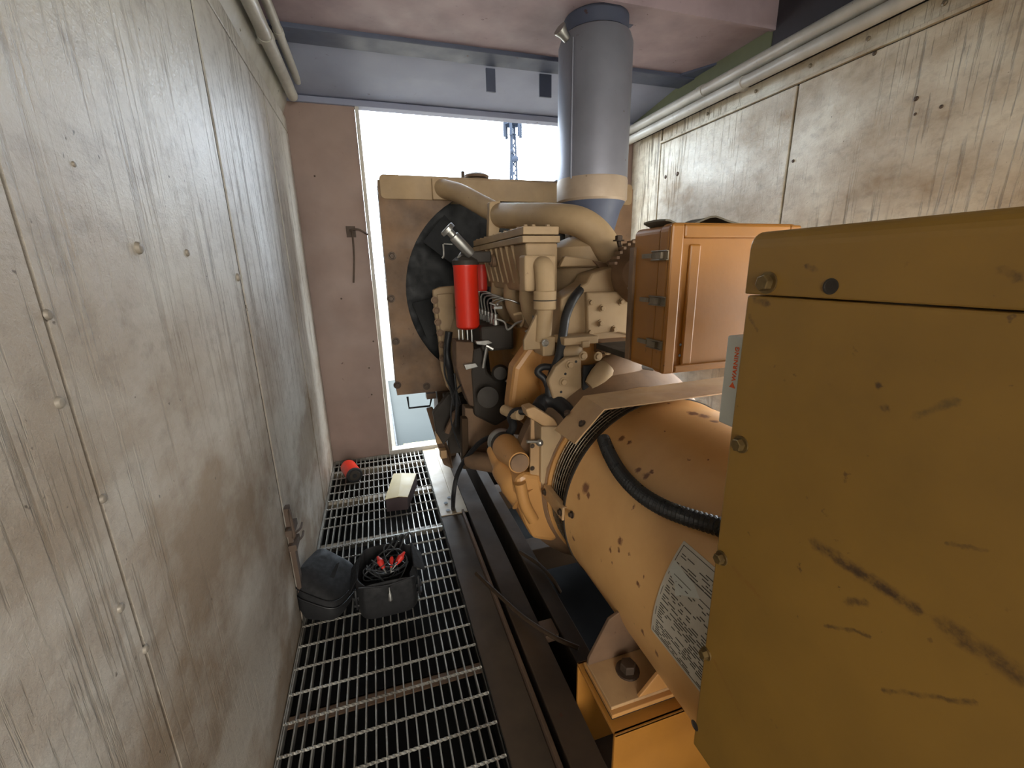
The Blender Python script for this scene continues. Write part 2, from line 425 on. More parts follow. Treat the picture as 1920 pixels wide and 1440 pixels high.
for yy in (1.35, 2.35):
    MB().prism([(XW-.01, yy, ZL-.0), (XW-.01, yy+.32, ZL-.0), (XW-.20, yy+.32, ZL-.0)], (0, 0, -.012)).build('gusset', 'beam', wr)
# back wall left of the doorway, header and soffit beam
wbk = MB().box((XL-.08, YB, -.05), (-.005, YB+.06, 2.37)).build('wall_back', 'back', kind='structure')
MB().box((XL, YB-.02, 2.355), (XR, YB+.06, 2.39)).build('lintel', 'header', wbk, bevel=.004)
bxp(912, 128, 929, 172, 2.70, .012).build('hanger_tab', 'beam', wbk)
bxp(1012, 139, 1034, 182, 2.70, .012).build('hanger_tab', 'beam', wbk)
MB().box((1.75, YB, -.05), (XR, YB+.06, 2.36)).build('right_jamb', 'back', wbk)
for px, py in ((700,640),(692,690),(697,740),(590,330),(640,560)):
    p = at(px, py, Y=YB); MB().lathe(p, p+Vector((0,-1,0)), [(0,.006),(.003,.004)], 8).build('screw', 'bolth', wbk)
# latch marks on the back wall : hasp and drop handle
hs = MB(); hs.tube([at(660,430,Y=YB-.015), at(664,480,Y=YB-.02), at(663,530,Y=YB-.015)], .006, 8)
hs.tube([at(655,432,Y=YB-.02), at(672,430,Y=YB-.03), at(690,440,Y=YB-.03)], .006, 8)
dl = thing('door_latch', 'thin grey rod latch hanging on the back wall beside the bright doorway', 'latch', at(663,530,Y=YB-.015))
hs.build('rod', 'oldiron', dl); MB().box(at(648,424,Y=YB-.005)-Vector((0,.004,0)), at(668,445,Y=YB)).build('latch_plate', 'oldiron', dl)
# rear wall behind the viewer; doorway and upper vent added to let in daylight
wre = MB().box((.42, YR-.06, -.45), (XR, YR, 1.5)).box((1.9, YR-.06, 1.5), (XR, YR, ZC)).box((.42, YR-.06, 2.35), (1.9, YR, ZC)).box((.42, YR-.06, 1.5), (.50, YR, 2.35)).build('wall_rear', 'back', kind='structure')
MB().box((XL, YR-.06, 2.15), (.42, YR, ZC)).build('header', 'back', wre); MB().box((XL, YR-.06, -.45), (.42, YR, -.02)).build('sill', 'back', wre)
# ceiling: low deck, cross rib, dark beam, sloping soffit down to the lintel
ZL = 2.47
ce = MB().box((XL-.08, 1.98, ZL), (XR+.08, 2.60, ZL+.04)).build('ceiling', 'ceil', kind='structure')
MB().box((XL-.08, YR-.08, 2.62), (XR+.08, 2.0, 2.66)).build('roof_deck', 'ceildark', ce)
MB().box((XL, 1.965, ZL-.012), (XR, 1.985, 2.62)).build('cross_rib', 'ceil', ce)
MB().box((XL, .95, 2.50), (XR, 1.03, 2.62)).build('cross_beam', 'beam', ce, bevel=.004)
MB().box((XL, 2.53, ZL-.02), (XR, 2.68, ZL+.06)).build('cross_beam', 'beam', ce, bevel=.004)
MB().prism([(XL, 2.68, ZL-.005), (XL, YB, 2.395), (XL, YB+.05, 2.395), (XL, YB+.05, ZL+.06), (XL, 2.68, ZL+.06)], (XR-XL, 0, 0)).build('soffit', 'header', ce)
# pit floor and floor plates
fl = MB().box((XL-.08, YR-.1, -.45), (XR+.08, YB+.1, -.40)).build('floor', 'pit', kind='structure')
MB().box((.243, 2.2, -.006), (.335, 3.2, 0)).build('deck_plate', 'plate', fl, bevel=.002)
MB().box((.335, 2.2, -.006), (.40, 3.2, .004)).build('deck_plate', 'plate', fl, bevel=.002)
MB().box((.243, YR, -.012), (.36, 2.195, -.004)).build('deck_plate', 'plate2', fl, bevel=.002)
for px, py in ((842,933),(836,943),(840,957)):
    p = at(px, py, Z=.004); MB().cyl(p, p+Vector((0,0,.0015)), .012, seg=14).build('plug_hole', 'black', fl)
MB().box((XL-.08, YB+.0, -.45), (XR, YB+.05, -.03)).build('sill_wall', 'darksteel', fl)
for X_ in (XL-.03, .238):
    MB().box((X_, YR, -.10), (X_+.006, YB, -.028)).build('edge_angle', 'darksteel', fl)
# grating: support angles, bearing bars, twisted cross rods
gx0, gx1 = -.398, .236
GP = .0301; nb = 22
def grating(ya, yb, label, sup):
    g = thing('floor_grating', label, 'floor grating', ((gx0+gx1)/2, (ya+yb)/2, -.026), 'walkway grating panels')
    m = MB()
    for i in range(nb):
        x = gx0 + .004 + i*GP
        m.box((x-.0022, ya, -.026), (x+.0022, yb, 0))
    m.build('bearing_bars', 'galv', g)
    m = MB(); y = math.ceil((ya+.02)/.1)*.1 + .09
    while y < yb-.005:
        P = []
        k = int((gx1-gx0)/.005)
        R_ = []
        for i in range(k+1):
            x = gx0+(gx1-gx0)*i/k; a0 = 2*PI*i/12
            R_.append([Vector((x, y+.0048*math.cos(a0+PI/2*q), -.001+.0048*math.sin(a0+PI/2*q))) for q in range(4)])
        m.rings(R_, True, False)
        y += .1
    m.build('cross_rods', 'galv', g)
    m = MB()
    for x in (gx0-.002, gx1+.002): m.box((x-.002, ya, -.026), (x+.002, yb, .0))
    for y in (ya, yb): m.box((gx0, y-.002, -.026), (gx1, y+.002, 0))
    m.build('edge_band', 'galv', g)
    for y in sup:
        MB().box((XL-.02, y-.022, -.036), (gx1+.006, y+.022, -.030)).box((XL-.02, y+.016, -.08), (gx1+.006, y+.022, -.03)).build('support_angle', 'plate' if y > 1.9 else 'rust', g)  # far angles take the paler paint, as if lit from the door
    return g
grating(2.105, 3.19, 'far walkway grating panel in front of the door sill', [3.06, 2.62, 2.16])
grating(YR+.02, 2.10, 'near walkway grating panel running under the black bags', [1.22, .55])

# door frame, sill, outside
df = MB().box((-.004, YB-.01, 0), (.020, YB+.05, 2.36)).box((.0, YB-.015, -.006), (1.75, YB+.06, .03)).build('door_1', 'frame', kind='structure', bevel=.003)
MB().box((.11, YB+.065, .0), (1.7, YB+.11, .02)).build('sill_strip', 'yelstrip', df)
# outside
gr = MB().box((-30, YB+.16, -.55), (60, 90, -.50)).build('ground', 'ground', kind='structure')
MB().box((-30, -30, -.55), (60, YR-.1, -.50)).build('rear_ground', 'paleground', gr)
MB().box((XR+.1, YR-.1, -.55), (60, YB+.16, -.50)).build('side_ground', 'paleground', gr)

pf = MB().box((.05, YB+.115, -.06), (3.2, YB+2.4, -.01))
pf = tag(pf.build('landing_deck', 'outpanel', bevel=.004), 'pale grey riveted metal deck outside the bright doorway', 'deck')
for i in range(14):
    p = Vector((.10+i*.1, YB+.15, -.01)); MB().lathe(p, p+Vector((0,0,1)), [(0,.008),(.004,.006)], 8).build('rivet', 'boltm', pf)
MB().box((.05, YB+.112, -.002), (.062, YB+2.4, .012)).build('deck_edge', 'core', pf)
for x in (.15, 3.0):
    for y in (YB+.3, YB+2.2): MB().box((x-.03, y-.03, -.42), (x+.03, y+.03, -.06)).build('leg', 'darksteel', pf)
# distant lattice mast
mt = thing('radio_mast', 'tall bluish lattice mast seen against the white sky', 'mast', (19.4, 60, -.42))
m = MB()
zt = at(962, 232, Y=60).z
for i in range(3):
    a = 2*PI*i/3
    m.cyl((19.4+1.0*math.cos(a), 60+1.0*math.sin(a), -.4), (19.4+.28*math.cos(a), 60+.28*math.sin(a), zt), .16, .11, 6)
k = 0; z = 0.
while z < zt-1:
    r0 = 1.0-.72*(z+.4)/zt; r1 = 1.0-.72*(z+1.5)/zt
    for i in range(3):
        a = 2*PI*i/3; b = 2*PI*(i+1)/3
        m.cyl((19.4+r0*math.cos(a), 60+r0*math.sin(a), z), (19.4+r1*math.cos(b), 60+r1*math.sin(b), z+1.1), .085, seg=5)
    z += 1.1
m.build('lattice_shaft', 'steelmast', mt)
m = MB()
for i in range(6):
    a = 2*PI*i/6; p = Vector((19.4+1.1*math.cos(a), 60+1.1*math.sin(a), zt-1.5))
    m.box(p-Vector((.14,.14,.1)), p+Vector((.14,.14,1.9))); m.cyl((19.4, 60, zt-1.2), p, .05, seg=5)
m.lathe((19.4,60,zt-.2), (19.4,60,zt), [(0,1.1),(.1,1.1)], 16)
m.build('antenna_ring', 'steelmast', mt)
m = MB(); zz = at(962, 300, Y=60).z
m.sphere((19.5, 59.4, zz), .45, seg=10); m.sphere((19.1, 59.4, zz+.9), .3, seg=8)
m.build('dish', 'steelmast', mt)
# white gabled shed whose roof slope shows right of the doorway
g0, g1 = at(1003, 336, Y=9), at(1047, 240, Y=9)
m = MB().prism([(g0.x, 9, g0.z), (g0.x+3.2, 9, g0.z+3.2*(g1.z-g0.z)/(g1.x-g0.x)), (g0.x+6.4, 9, g0.z), (g0.x+6.4, 9, -.4), (g0.x, 9, -.4)], (0, -2.6, 0))
sh = tag(m.build('shed', 'shed'), 'pale outbuilding with a sloping roof edge, seen through the doorway beside the stack', 'shed')
rs = (g1.z-g0.z)/(g1.x-g0.x)
MB().prism([(g0.x-.15, 9.05, g0.z-.15*rs), (g0.x+3.2, 9.05, g0.z+3.2*rs), (g0.x+3.2, 9.05, g0.z+3.2*rs+.07), (g0.x-.15, 9.05, g0.z-.15*rs+.07)], (0, -2.8, 0)).build('roof_edge', 'beam', sh)

# ================================================================== WALL CONDUITS
def conduit(x, z, y0, y1, r, label, mat='pipe', ys=()):
    o = thing('wall_conduit', label, 'conduit', (x, (y0+y1)/2, z-r))
    m = MB().lathe((x, y0, z), (x, y1, z), [(0, r), (y1-y0-.004, r), (y1-y0, r*.8)], 24); m.build('pipe', mat, o)
    for yy in ys:
        MB().lathe((x, yy, z), (x, yy+.05, z), [(0, r*1.12), (.05, r*1.12)], 24).build('coupling', mat, o)
        s_ = 1 if x > .8 else -1
        MB().box((x, yy+.06, z-.008), (x+s_*(.10 if s_ > 0 else .05), yy+.085, z+.008)).build('clip', mat, o)
    return o
conduit(1.925, 2.325, YR+.02, 3.12, .030, 'upper one of the two pale conduits along the right wall', ys=(2.35,))
conduit(1.918, 2.258, YR+.02, 3.12, .028, 'lower one of the two pale conduits along the right wall', ys=(2.05,))
conduit(XL+.062, 2.36, YR+.02, 3.12, .030, 'fat lower conduit along the top of the left wall', ys=(2.4,))
conduit(XL+.105, 2.425, YR+.02, 3.08, .020, 'thin upper conduit along the top of the left wall', ys=(2.5,))
# door hasp and bolt bar low on the left wall seam
dh = thing('door_bolt', 'rusty drop bolt with bent lever low on the left wall seam', 'bolt', (XL+.02, 1.66, .12))
m = MB(); X_ = XL+.012
m.box((XL+.002, 1.632, .10), (XL+.018, 1.668, .50)); m.build('bolt_bar', 'oldiron', dh)
m = MB(); m.box((XL+.002, 1.60, .40), (XL+.03, 1.69, .425)); m.box((XL+.002, 1.61, .33), (XL+.03, 1.69, .355)); m.build('keeper', 'oldiron', dh)
m = MB(); m.tube([(XL+.02, 1.64, .49), (XL+.03, 1.60, .48), (XL+.035, 1.585, .42), (XL+.03, 1.59, .40)], .006, 8)
m.tube([(XL+.02, 1.66, .375), (XL+.035, 1.70, .372), (XL+.035, 1.74, .372)], .004, 8)
m.tube([(XL+.02, 1.66, .335), (XL+.035, 1.70, .332), (XL+.035, 1.74, .332)], .004, 8)
m.build('lever', 'oldiron', dh)

# ================================================================== SKID BASE
sk = thing('skid_base', 'long rusty skid rails and cross members under the generator set', 'skid', (.9, 1.4, -.40))
def rail(x0, x1, z0, z1, y0, y1, name, mat='skid'):
    t = .012
    m = MB().box((x0, y0, z1-t), (x1, y1, z1)).box((x0, y0, z0), (x1, y1, z0+t)).box(((x0+x1)/2-t/2, y0, z0+t), ((x0+x1)/2+t/2, y1, z1-t))
    return m.build(name, mat, sk, bevel=.003)
rail(.362, .45, -.40, .13, YR+.3, 3.1, 'outer_rail')
MB().box((.362, YR+.3, -.05), (.375, 2.2, .02)).build('rail_edge_strip', 'rust', sk, bevel=.002)
rail(.50, .56, -.40, .15, .90, 3.1, 'inner_rail')
rail(1.24, 1.30, -.40, .15, YR+.3, 3.1, 'inner_rail')
rail(1.36, 1.45, -.40, .13, YR+.3, 3.1, 'outer_rail')
for y in (1.02, 1.75, 2.35, 3.0):
    MB().box((.56, y-.05, -.1), (1.24, y+.05, .03)).build('cross_member', 'skid', sk, bevel=.004)
MB().box((.452, .66, -.12), (1.348, .90, -.055)).build('cross_member', 'skid', sk, bevel=.004)
MB().box((.45, 1.12, .10), (.50, 1.19, .128)).build('tie_plate', 'rust', sk)

# ================================================================== GENERATOR BARREL
XC, ZB_, RB = .90, .557, .364
def on_cyl(px, py, r):
    d = RM @ Vector((px-P0[0], py-P0[1], F)); ox, oz = -XC, H-ZB_
    A = d.x*d.x+d.z*d.z; B = 2*(ox*d.x+oz*d.z); C_ = ox*ox+oz*oz-r*r
    D = max(B*B-4*A*C_, 0); t = (-B-math.sqrt(D))/(2*A)
    return CAM+d*t
def on_barrel(px, py): return on_cyl(px, py, RB)
BARREL_CHIPS = [(1098,915,.022),(1085,930,.012),(1103,928,.012),(1197,882,.011),(1212,892,.014),(1222,885,.008),(1188,950,.007),(1162,1015,.012),(1160,1030,.007),(1145,1030,.009),(1075,1010,.012),(1147,1055,.006),(1127,1050,.005),(1197,1095,.007),(1207,1080,.005),(1075,965,.009),
   (1205,1185,.010),(1230,1225,.010),(1165,822,.013),(1180,830,.008),(1300,775,.02),(1320,780,.022),(1340,790,.014),(1255,756,.008),(1325,862,.004),(1292,862,.004),(1246,809,.004),(1180,1038,.005)]
M['barrelP'] = barrel_paint()
gn = thing('alternator', 'big round yellow generator barrel with rust chips on steel feet', 'generator', (XC, .8, .13))
MB().lathe((XC, 1.165, ZB_), (XC, -.2, ZB_), [(0, RB-.02), (.0, RB), (.006, RB+.002), (.012, RB), (.645, RB), (.655, RB-.02), (.66, .05)], 96).build('barrel', M['barrelP'], gn)
MB().lathe((XC, 1.171, ZB_), (XC, 1.160, ZB_), [(0, RB+.001), (.0, RB+.006), (.011, RB+.006), (.011, RB+.001)], 96, cap=False).build('rim_band', 'darksteel', gn)
# air grille ring
MB().lathe((XC, 1.31, ZB_), (XC, 1.165, ZB_), [(0, RB-.035), (.145, RB-.035)], 64).build('inner_drum', 'core', gn)
m = MB()
def arc(r, y, a0, a1, n=60): return [(XC+r*math.cos(a0+(a1-a0)*i/n), y, ZB_+r*math.sin(a0+(a1-a0)*i/n)) for i in range(n+1)]
for k in range(8):
    m.tube(arc(RB-.008, 1.185+k*.0155, 0, 2*PI, 90), .0014, 5, 1)
for k in range(8):
    for j in range(40):
        a = 2*PI*(j+.5*(k % 2)+.15*k)/40; y = 1.1775+k*.0155
        p = Vector((XC+(RB-.008)*math.cos(a), y, ZB_+(RB-.008)*math.sin(a)))
        m.cyl(p, p+Vector((0, .0155, 0)), .0012, seg=4)
m.build('air_grille', 'boltm', gn)
m = MB()
m.lathe((XC, 1.318, ZB_), (XC, 1.308, ZB_), [(0, RB-.02), (0, RB+.004), (.01, RB+.004), (.01, RB-.02)], 80, cap=False)
m.build('grille_rim', 'yelbar', gn)
# clamp strap on the grille, low on the left
ang = math.radians(197)
def pol(r, a, y): return Vector((XC+r*math.cos(a), y, ZB_+r*math.sin(a)))
sp0 = on_cyl(1043, 948, RB+.012); aS = math.atan2(sp0.z-ZB_, sp0.x-XC)
m = MB(); rot = Matrix.Rotation(-(aS), 4, 'Y')
c = pol(RB+.010, aS, 1.235)
m.box(c-Vector((.005, .085, .024)), c+Vector((.004, .085, .024)), rot=rot)
m.box(c-Vector((-.0, .085, -.020)), c+Vector((.016, .085, .024)), rot=rot)
m.build('grille_clamp', 'tan', gn, bevel=.002)
for y in (1.165, 1.305):
    p = pol(RB+.014, aS, y); MB().hexbolt(p, p-Vector((XC, y, ZB_)), .009, .010).build('bolt', 'bolth', gn)
p = on_cyl(1073, 965, RB); MB().hexbolt(p, p-Vector((XC, p.y, ZB_)), .008, .012).build('bolt', 'bolth', gn)
# cable outlet guard: bent sheet over the top left of the grille
q0, q1, q2, q3 = at(1040,806,Y=1.235), at(1094,742,Y=1.255), at(1133,767,Y=1.10), at(1077,832,Y=1.10)
t1, t2 = Vector((q2.x+.62, q2.y, q2.z+.005)), Vector((q1.x+.60, q1.y, q1.z+.012))
n_ = (q1-q0).cross(q3-q0).normalized()
if n_.x > 0: n_ = -n_
m = MB(); m.prism([q0, q1, q2, q3], -n_*.004); m.prism([q1, q2, t1, t2], (0,0,-.004))
m.build('outlet_guard', 'tan', gn)
for px, py in ((1065,776),(1093,796)):
    d = RM @ Vector((px-P0[0], py-P0[1], F)); t = (q0-CAM).dot(n_)/d.dot(n_); p = CAM+d*t+n_*.004
    MB().hexbolt(p, n_, .0085, .009).build('bolt', 'bolth', gn)
# nameplate sticker on the barrel
c_tl, c_tr, c_bl, c_br = on_barrel(1283,1014), on_barrel(1345,1078), on_barrel(1222,1180), on_barrel(1288,1266)
def a_of(p): return math.atan2(p.z-ZB_, p.x-XC) % (2*PI)
aT = (a_of(c_tl)); aB = a_of(c_bl); yF = (c_tl.y+c_bl.y)/2; yN = yF-.20
def patch(y0, y1, a0, a1, r, n=10):
    m = MB(); R_ = []
    vs = []; 
    for i in range(n+1):
        a = a0+(a1-a0)*i/n
        vs += [pol(r, a, y0), pol(r, a, y1), pol(r-.0012, a, y1), pol(r-.0012, a, y0)]
    fs = []
    for i in range(n):
        b = i*4
        for q in range(4): fs.append((b+q, b+(q+1) % 4, b+4+(q+1) % 4, b+4+q))
    fs += [(0,3,2,1), (n*4, n*4+1, n*4+2, n*4+3)]
    return m.add(vs, fs)
np_ = patch(yF, yN, aT, aB, RB+.0015, 24).build('nameplate', 'label', gn)
m = MB(); da = (aB-aT)
def ink(y0, y1, u0, u1):
    mm = patch(y0, y1, aT+da*u0, aT+da*u1, RB+.0021, 3); m.add(mm.v, mm.f)
for (u0, u1) in ((.03, .23), (.30, .97)):
    ink(yF-.006, yF-.0072, u0, u1); ink(yF-.006, yN+.006, u0, u0+.006); ink(yF-.006, yN+.006, u1-.006, u1)
rr = random.Random(3); u = .10
while u < .95:
    if .22 < u < .33: u += .02; continue
    y = yF-.014
    while y > yN+.012:
        L = rr.uniform(.006, .03)
        if rr.random() < .72: ink(y, max(y-L, yN+.01), u, u+.008)
        y -= L+rr.uniform(.003, .012)
    u += .024
m.build('nameplate_print', 'ink', np_)
mm = MB(); R0 = RB+.0024
pts_ = [(yF-.006,.20),(yF-.03,.215),(yF-.075,.24),(yF-.10,.30),(yF-.06,.40),(yF-.045,.46),(yF-.035,.38),(yF-.004,.31)]
mm.add([pol(R0, aT+da*u_, y_) for y_, u_ in pts_], [tuple(range(len(pts_)))]); mm.build('torn_patch', 'whitebox', np_)

# feet of the barrel (left visible, right mirrored)
def foot(sx, full=True):
    X = lambda x: XC+sx*(x-XC) if sx < 0 else x
    f = []
    m = MB()
    z0, z1 = -.05, .265
    # folded steel pedestal: near plate, top plate, open channel side
    y0, y1 = .675, .885
    xa, xb = .452, .80
    if sx < 0: xa, xb = 2*XC-.452, 2*XC-.80
    xs = [xa, xb]
    m.box((xa, y0, z0), (xb, y0+.01, z1)); m.box((xa, y0, z1-.01), (xb, y1, z1)); m.box((xa, y1-.01, z0), (xb, y1, z1))
    m.build('pedestal', 'yellow', gn, bevel=.003)
    s_ = 1 if sx > 0 else -1
    MB().box((xa+s_*.012, y0+.035, z1), (xb-s_*.12, y1-.03, z1+.012)).build('rubber_pad', 'black', gn)
    MB().box((xa+s_*.008, y0+.028, z1+.012), (xb-s_*.11, y1-.025, z1+.024)).build('shim_plate', 'yelbar', gn, bevel=.002)
    z2 = z1+.024
    MB().box((xa+s_*.012, y0+.04, z2), (xb-s_*.05, y1-.035, z2+.010)).build('foot_plate', 'tan', gn, bevel=.002)
    for yy in (y1-.047, y0+.04):
        h = .145
        m = MB().prism([(xa+s_*.012, yy, z2+.01), (xa+s_*.012, yy, z2+.03), (xa+s_*.07, yy, z2+h), (xa+s_*.10, yy, z2+h+.015), (xb-s_*.12, yy, z2+h-.02), (xb-s_*.05, yy, z2+.01)] if yy > y0+.1 else
                       [(xa+s_*.09, yy, z2+.01), (xa+s_*.16, yy, z2+.085), (xb-s_*.10, yy, z2+.085), (xb-s_*.05, yy, z2+.01)], (0, .010, 0))
        m.build('gusset', 'rust' if yy > y0+.1 else 'yelbar', gn, bevel=.002)
    p = Vector((xa+s_*.105, .79, z2+.01)); MB().hexbolt(p, (0,0,1), .021, .028).build('bolt', 'bolth', gn)
foot(1); foot(-1)

# corrugated cable hose
hp = [on_cyl(1131,822,RB+.02), on_cyl(1143,852,RB+.022), on_cyl(1165,889,RB+.026), on_cyl(1199,924,RB+.028), on_cyl(1240,950,RB+.028), on_cyl(1285,968,RB+.028), on_cyl(1337,984,RB+.028)]
e = hp[-1]+(hp[-1]-hp[-2])*.8
fh = MB().tube(hp+[e], .0158, 20, 8, rib=.0050, pitch=.0058)
M['hose'] = paint('hose_black_plastic', (40,41,43), (28,28,28), .3, .28, 20, spots=False)
fh = tag(fh.build('corrugated_hose', 'hose', sharp=180), 'black corrugated cable hose curving down over the yellow barrel', 'hose')

# ================================================================== CONTROL PANEL
XP, YP = .51, .497
zb, zs, zt = .455, 1.318, 1.402
cp = thing('control_panel', 'large amber sheet steel control enclosure filling the lower right', 'control panel', (1.1, .15, zb))
m = MB().prism([(XP, YP, zs-.002), (XP, YP, zb), (XP, -.25, zb-.0), (XP, -.25, zs-.002)], (1.1, 0, 0))
m.build('side_panel', 'yellowP', cp, bevel=.003)
m = MB(); r_ = .022; prof = [(XP-.003, zs), (XP-.003, zt-r_)]
for i in range(1, 7):
    a = PI/2*i/6; prof.append((XP-.003+r_*(1-math.cos(a)), zt-r_+r_*math.sin(a)))
prof += [(1.62, zt+.012), (1.62, zs)]
m.prism([(x, YP+.002, z) for x, z in prof], (0, -.75, 0)); m.build('lid', 'yellowP', cp, bevel=.002)
for px, py, r, mt_ in ((1440,530,.0125,'brass'),(1390,833,.0115,'brass'),(1354,1046,.0105,'brass'),(1325,1225,.010,'brass')):
    p = at(px, py, X=XP-(.003 if py < 600 else 0)); MB().hexbolt(p, (-1,0,0), r*.86, .012, 1.35).build('bolt', mt_, cp)
for px, py, r in ((1558,537,.009),(1303,1360,.009)):
    p = at(px, py, X=XP-(.0032 if py < 600 else 0.0002)); q = Vector((-1,0,0))
    MB().lathe(p, p+q, [(0, r), (.0008, r*1.05), (.0008, r*.8), (.0002, r*.78)], 20).build('bolt_hole', 'darksteel', cp)
# grey circuit box behind the enclosure with its warning label
wx = XP+.012
wb_ = thing('wiring_box', 'light grey box with orange WARNING label behind the enclosure edge', 'electrical box', (.6, .53, 1.10))
MB().box((wx, YP+.006, 1.108), (wx+.16, YP+.040, 1.252)).build('cover', 'whitebox', wb_, bevel=.003)
cu = bpy.data.curves.new('w', 'FONT'); cu.body = 'WARNING'; cu.size = .0105; cu.extrude = .0003; cu.offset = .0003; cu.space_character = 1.1
to = bpy.data.objects.new('w', cu); COL.objects.link(to); bpy.context.view_layer.update()
me = bpy.data.meshes.new_from_object(to.evaluated_get(bpy.context.evaluated_depsgraph_get())); bpy.data.objects.remove(to)
me.name = 'warning_text'; me.materials.clear(); me.materials.append(M['orange'])
wt = bpy.data.objects.new('warning_text', me); COL.objects.link(wt); wt.parent = wb_
# text runs upward (+Z) on a face whose normal is -X: glyph up points to -Y... read from the walkway
wt.matrix_local = Matrix.Translation(Vector((wx-.0005, YP+.030, 1.180))-wloc(wb_)) @ Matrix(((0,0,-1,0),(0,-1,0,0),(1,0,0,0),(0,0,0,1))).inverted().transposed()
wt.matrix_local = Matrix.Translation(Vector((wx-.0004, YP+.014, 1.183))-wloc(wb_)) @ Matrix(((0,0,-1,0),(0,1,0,0),(1,0,0,0),(0,0,0,1)))
ty = YP+.019
MB().prism([(wx-.0006, ty-.006, 1.172), (wx-.0006, ty+.006, 1.172), (wx-.0006, ty, 1.181)][::1], (.0008,0,0)).build('warning_triangle', 'orange', wb_)

# ================================================================== JUNCTION BOX WITH LATCHES
jx0, jx1, jy0, jy1, jz0, jz1 = .748, 1.175, .985, 1.16, 1.065, 1.462
jb = thing('junction_box', 'yellow steel box with three toggle latches above the generator barrel', 'junction box', ((jx0+jx1)/2, 1.07, jz0))
def rbox(x0, x1, z0, z1, y0, y1, r, n=5):
    pr = []
    for cx, cz, a0 in ((x1-r, z0+r, -90), (x1-r, z1-r, 0), (x0+r, z1-r, 90), (x0+r, z0+r, 180)):
        for i in range(n+1):
            a = math.radians(a0+90*i/n); pr.append((cx+r*math.cos(a), y0, cz+r*math.sin(a)))
    return MB().prism(pr, (0, y1-y0, 0))
rbox(jx0, jx1, jz0, jz1, jy0+.055, jy1, .02).build('body', 'yellow', jb, bevel=.003)
m = rbox(jx0-.004, jx1+.004, jz0-.004, jz1+.004, jy0+.012, jy0+.05, .022); m.build('lid', 'yellow', jb, bevel=.004)
# raised frame and recessed field on the lid
fr = MB(); w_ = .035
fr.box((jx0-.004, jy0, jz0), (jx0+w_, jy0+.012, jz1)); fr.box((jx1-w_, jy0, jz0), (jx1+.004, jy0+.012, jz1))
fr.box((jx0+w_, jy0, jz1-w_), (jx1-w_, jy0+.012, jz1)); fr.box((jx0+w_, jy0, jz0), (jx1-w_, jy0+.012, jz0+w_*.6))
fr.build('lid_frame', 'yellow', jb, bevel=.006)
MB().box((jx0+.06, jy0+.004, jz0+.02), (jx0+.095, jy0+.014, jz1-.05)).build('lid_rib', 'yellow', jb, bevel=.006)
for z in (1.145, 1.115):
    p = Vector((jx0+.05, jy0, z)); MB().lathe((p.x, jy0+.001, z), (p.x, jy0-.0005, z), [(0,.004),(.001,.004)], 10).build('screw_hole', 'core', jb)
for z in (1.385, 1.265, 1.145):
    lt = MB().box((jx0-.012, jy0+.005, z-.013), (jx0-.004, jy0+.075, z-.010)).box((jx0-.012, jy0+.005, z+.010), (jx0-.004, jy0+.075, z+.013)).box((jx0-.008, jy0+.005, z-.012), (jx0-.004, jy0+.075, z+.012))
    lt = lt.build('latch', 'boltm', jb, bevel=.001)
    MB().box((jx0-.016, jy0+.025, z-.008), (jx0-.008, jy0+.045, z+.008)).box((jx0-.010, jy0+.075, z-.006), (jx0-.003, jy0+.12, z+.006)).build('toggle', 'boltm', lt)
MB().box((jx0-.008, jy1-.012, jz0+.01), (jx0+.02, jy1+.012, jz1-.05)).build('mounting_flange', 'dusty2', jb, bevel=.002)
MB().box((jx0+.02, jy1, jz0+.0), (jx1-.02, jy1+.25, jz0+.02)).build('mounting_shelf', 'darksteel', jb)
# rag lying on the box
pts = []
rg = MB(); n = 16; vs = []; fs = []
for i in range(n+1):
    for j in range(7):
        u, v = i/n, j/6
        x = jx0+.01+.26*u; y = jy0+.05+.10*v+.01*math.sin(5*u)
        z = jz1+.006+.024*math.exp(-((u-.62)/.14)**2)*(1-.3*v)+.010*math.exp(-((u-.0)/.1)**2)+.003*math.sin(17*u+3*v)
        vs.append((x, y, z))
k = len(vs)
vs += [(x, y, z-.005) for x, y, z in vs]
for i in range(n):
    for j in range(6):
        a = i*7+j; fs.append((a, a+7, a+8, a+1)); fs.append((k+a, k+a+1, k+a+8, k+a+7))
for i in range(n): fs.append((i*7, k+i*7, k+i*7+7, i*7+7)); fs.append((i*7+6, i*7+13, k+i*7+13, k+i*7+6))
for j in range(6): fs.append((j, j+1, k+j+1, k+j)); fs.append((n*7+j, k+n*7+j, k+n*7+j+1, n*7+j+1))
rg.add(vs, fs, True)
tag(rg.build('rag', 'rag', sharp=60), 'crumpled grey rag lying on top of the yellow latch box', 'rag')

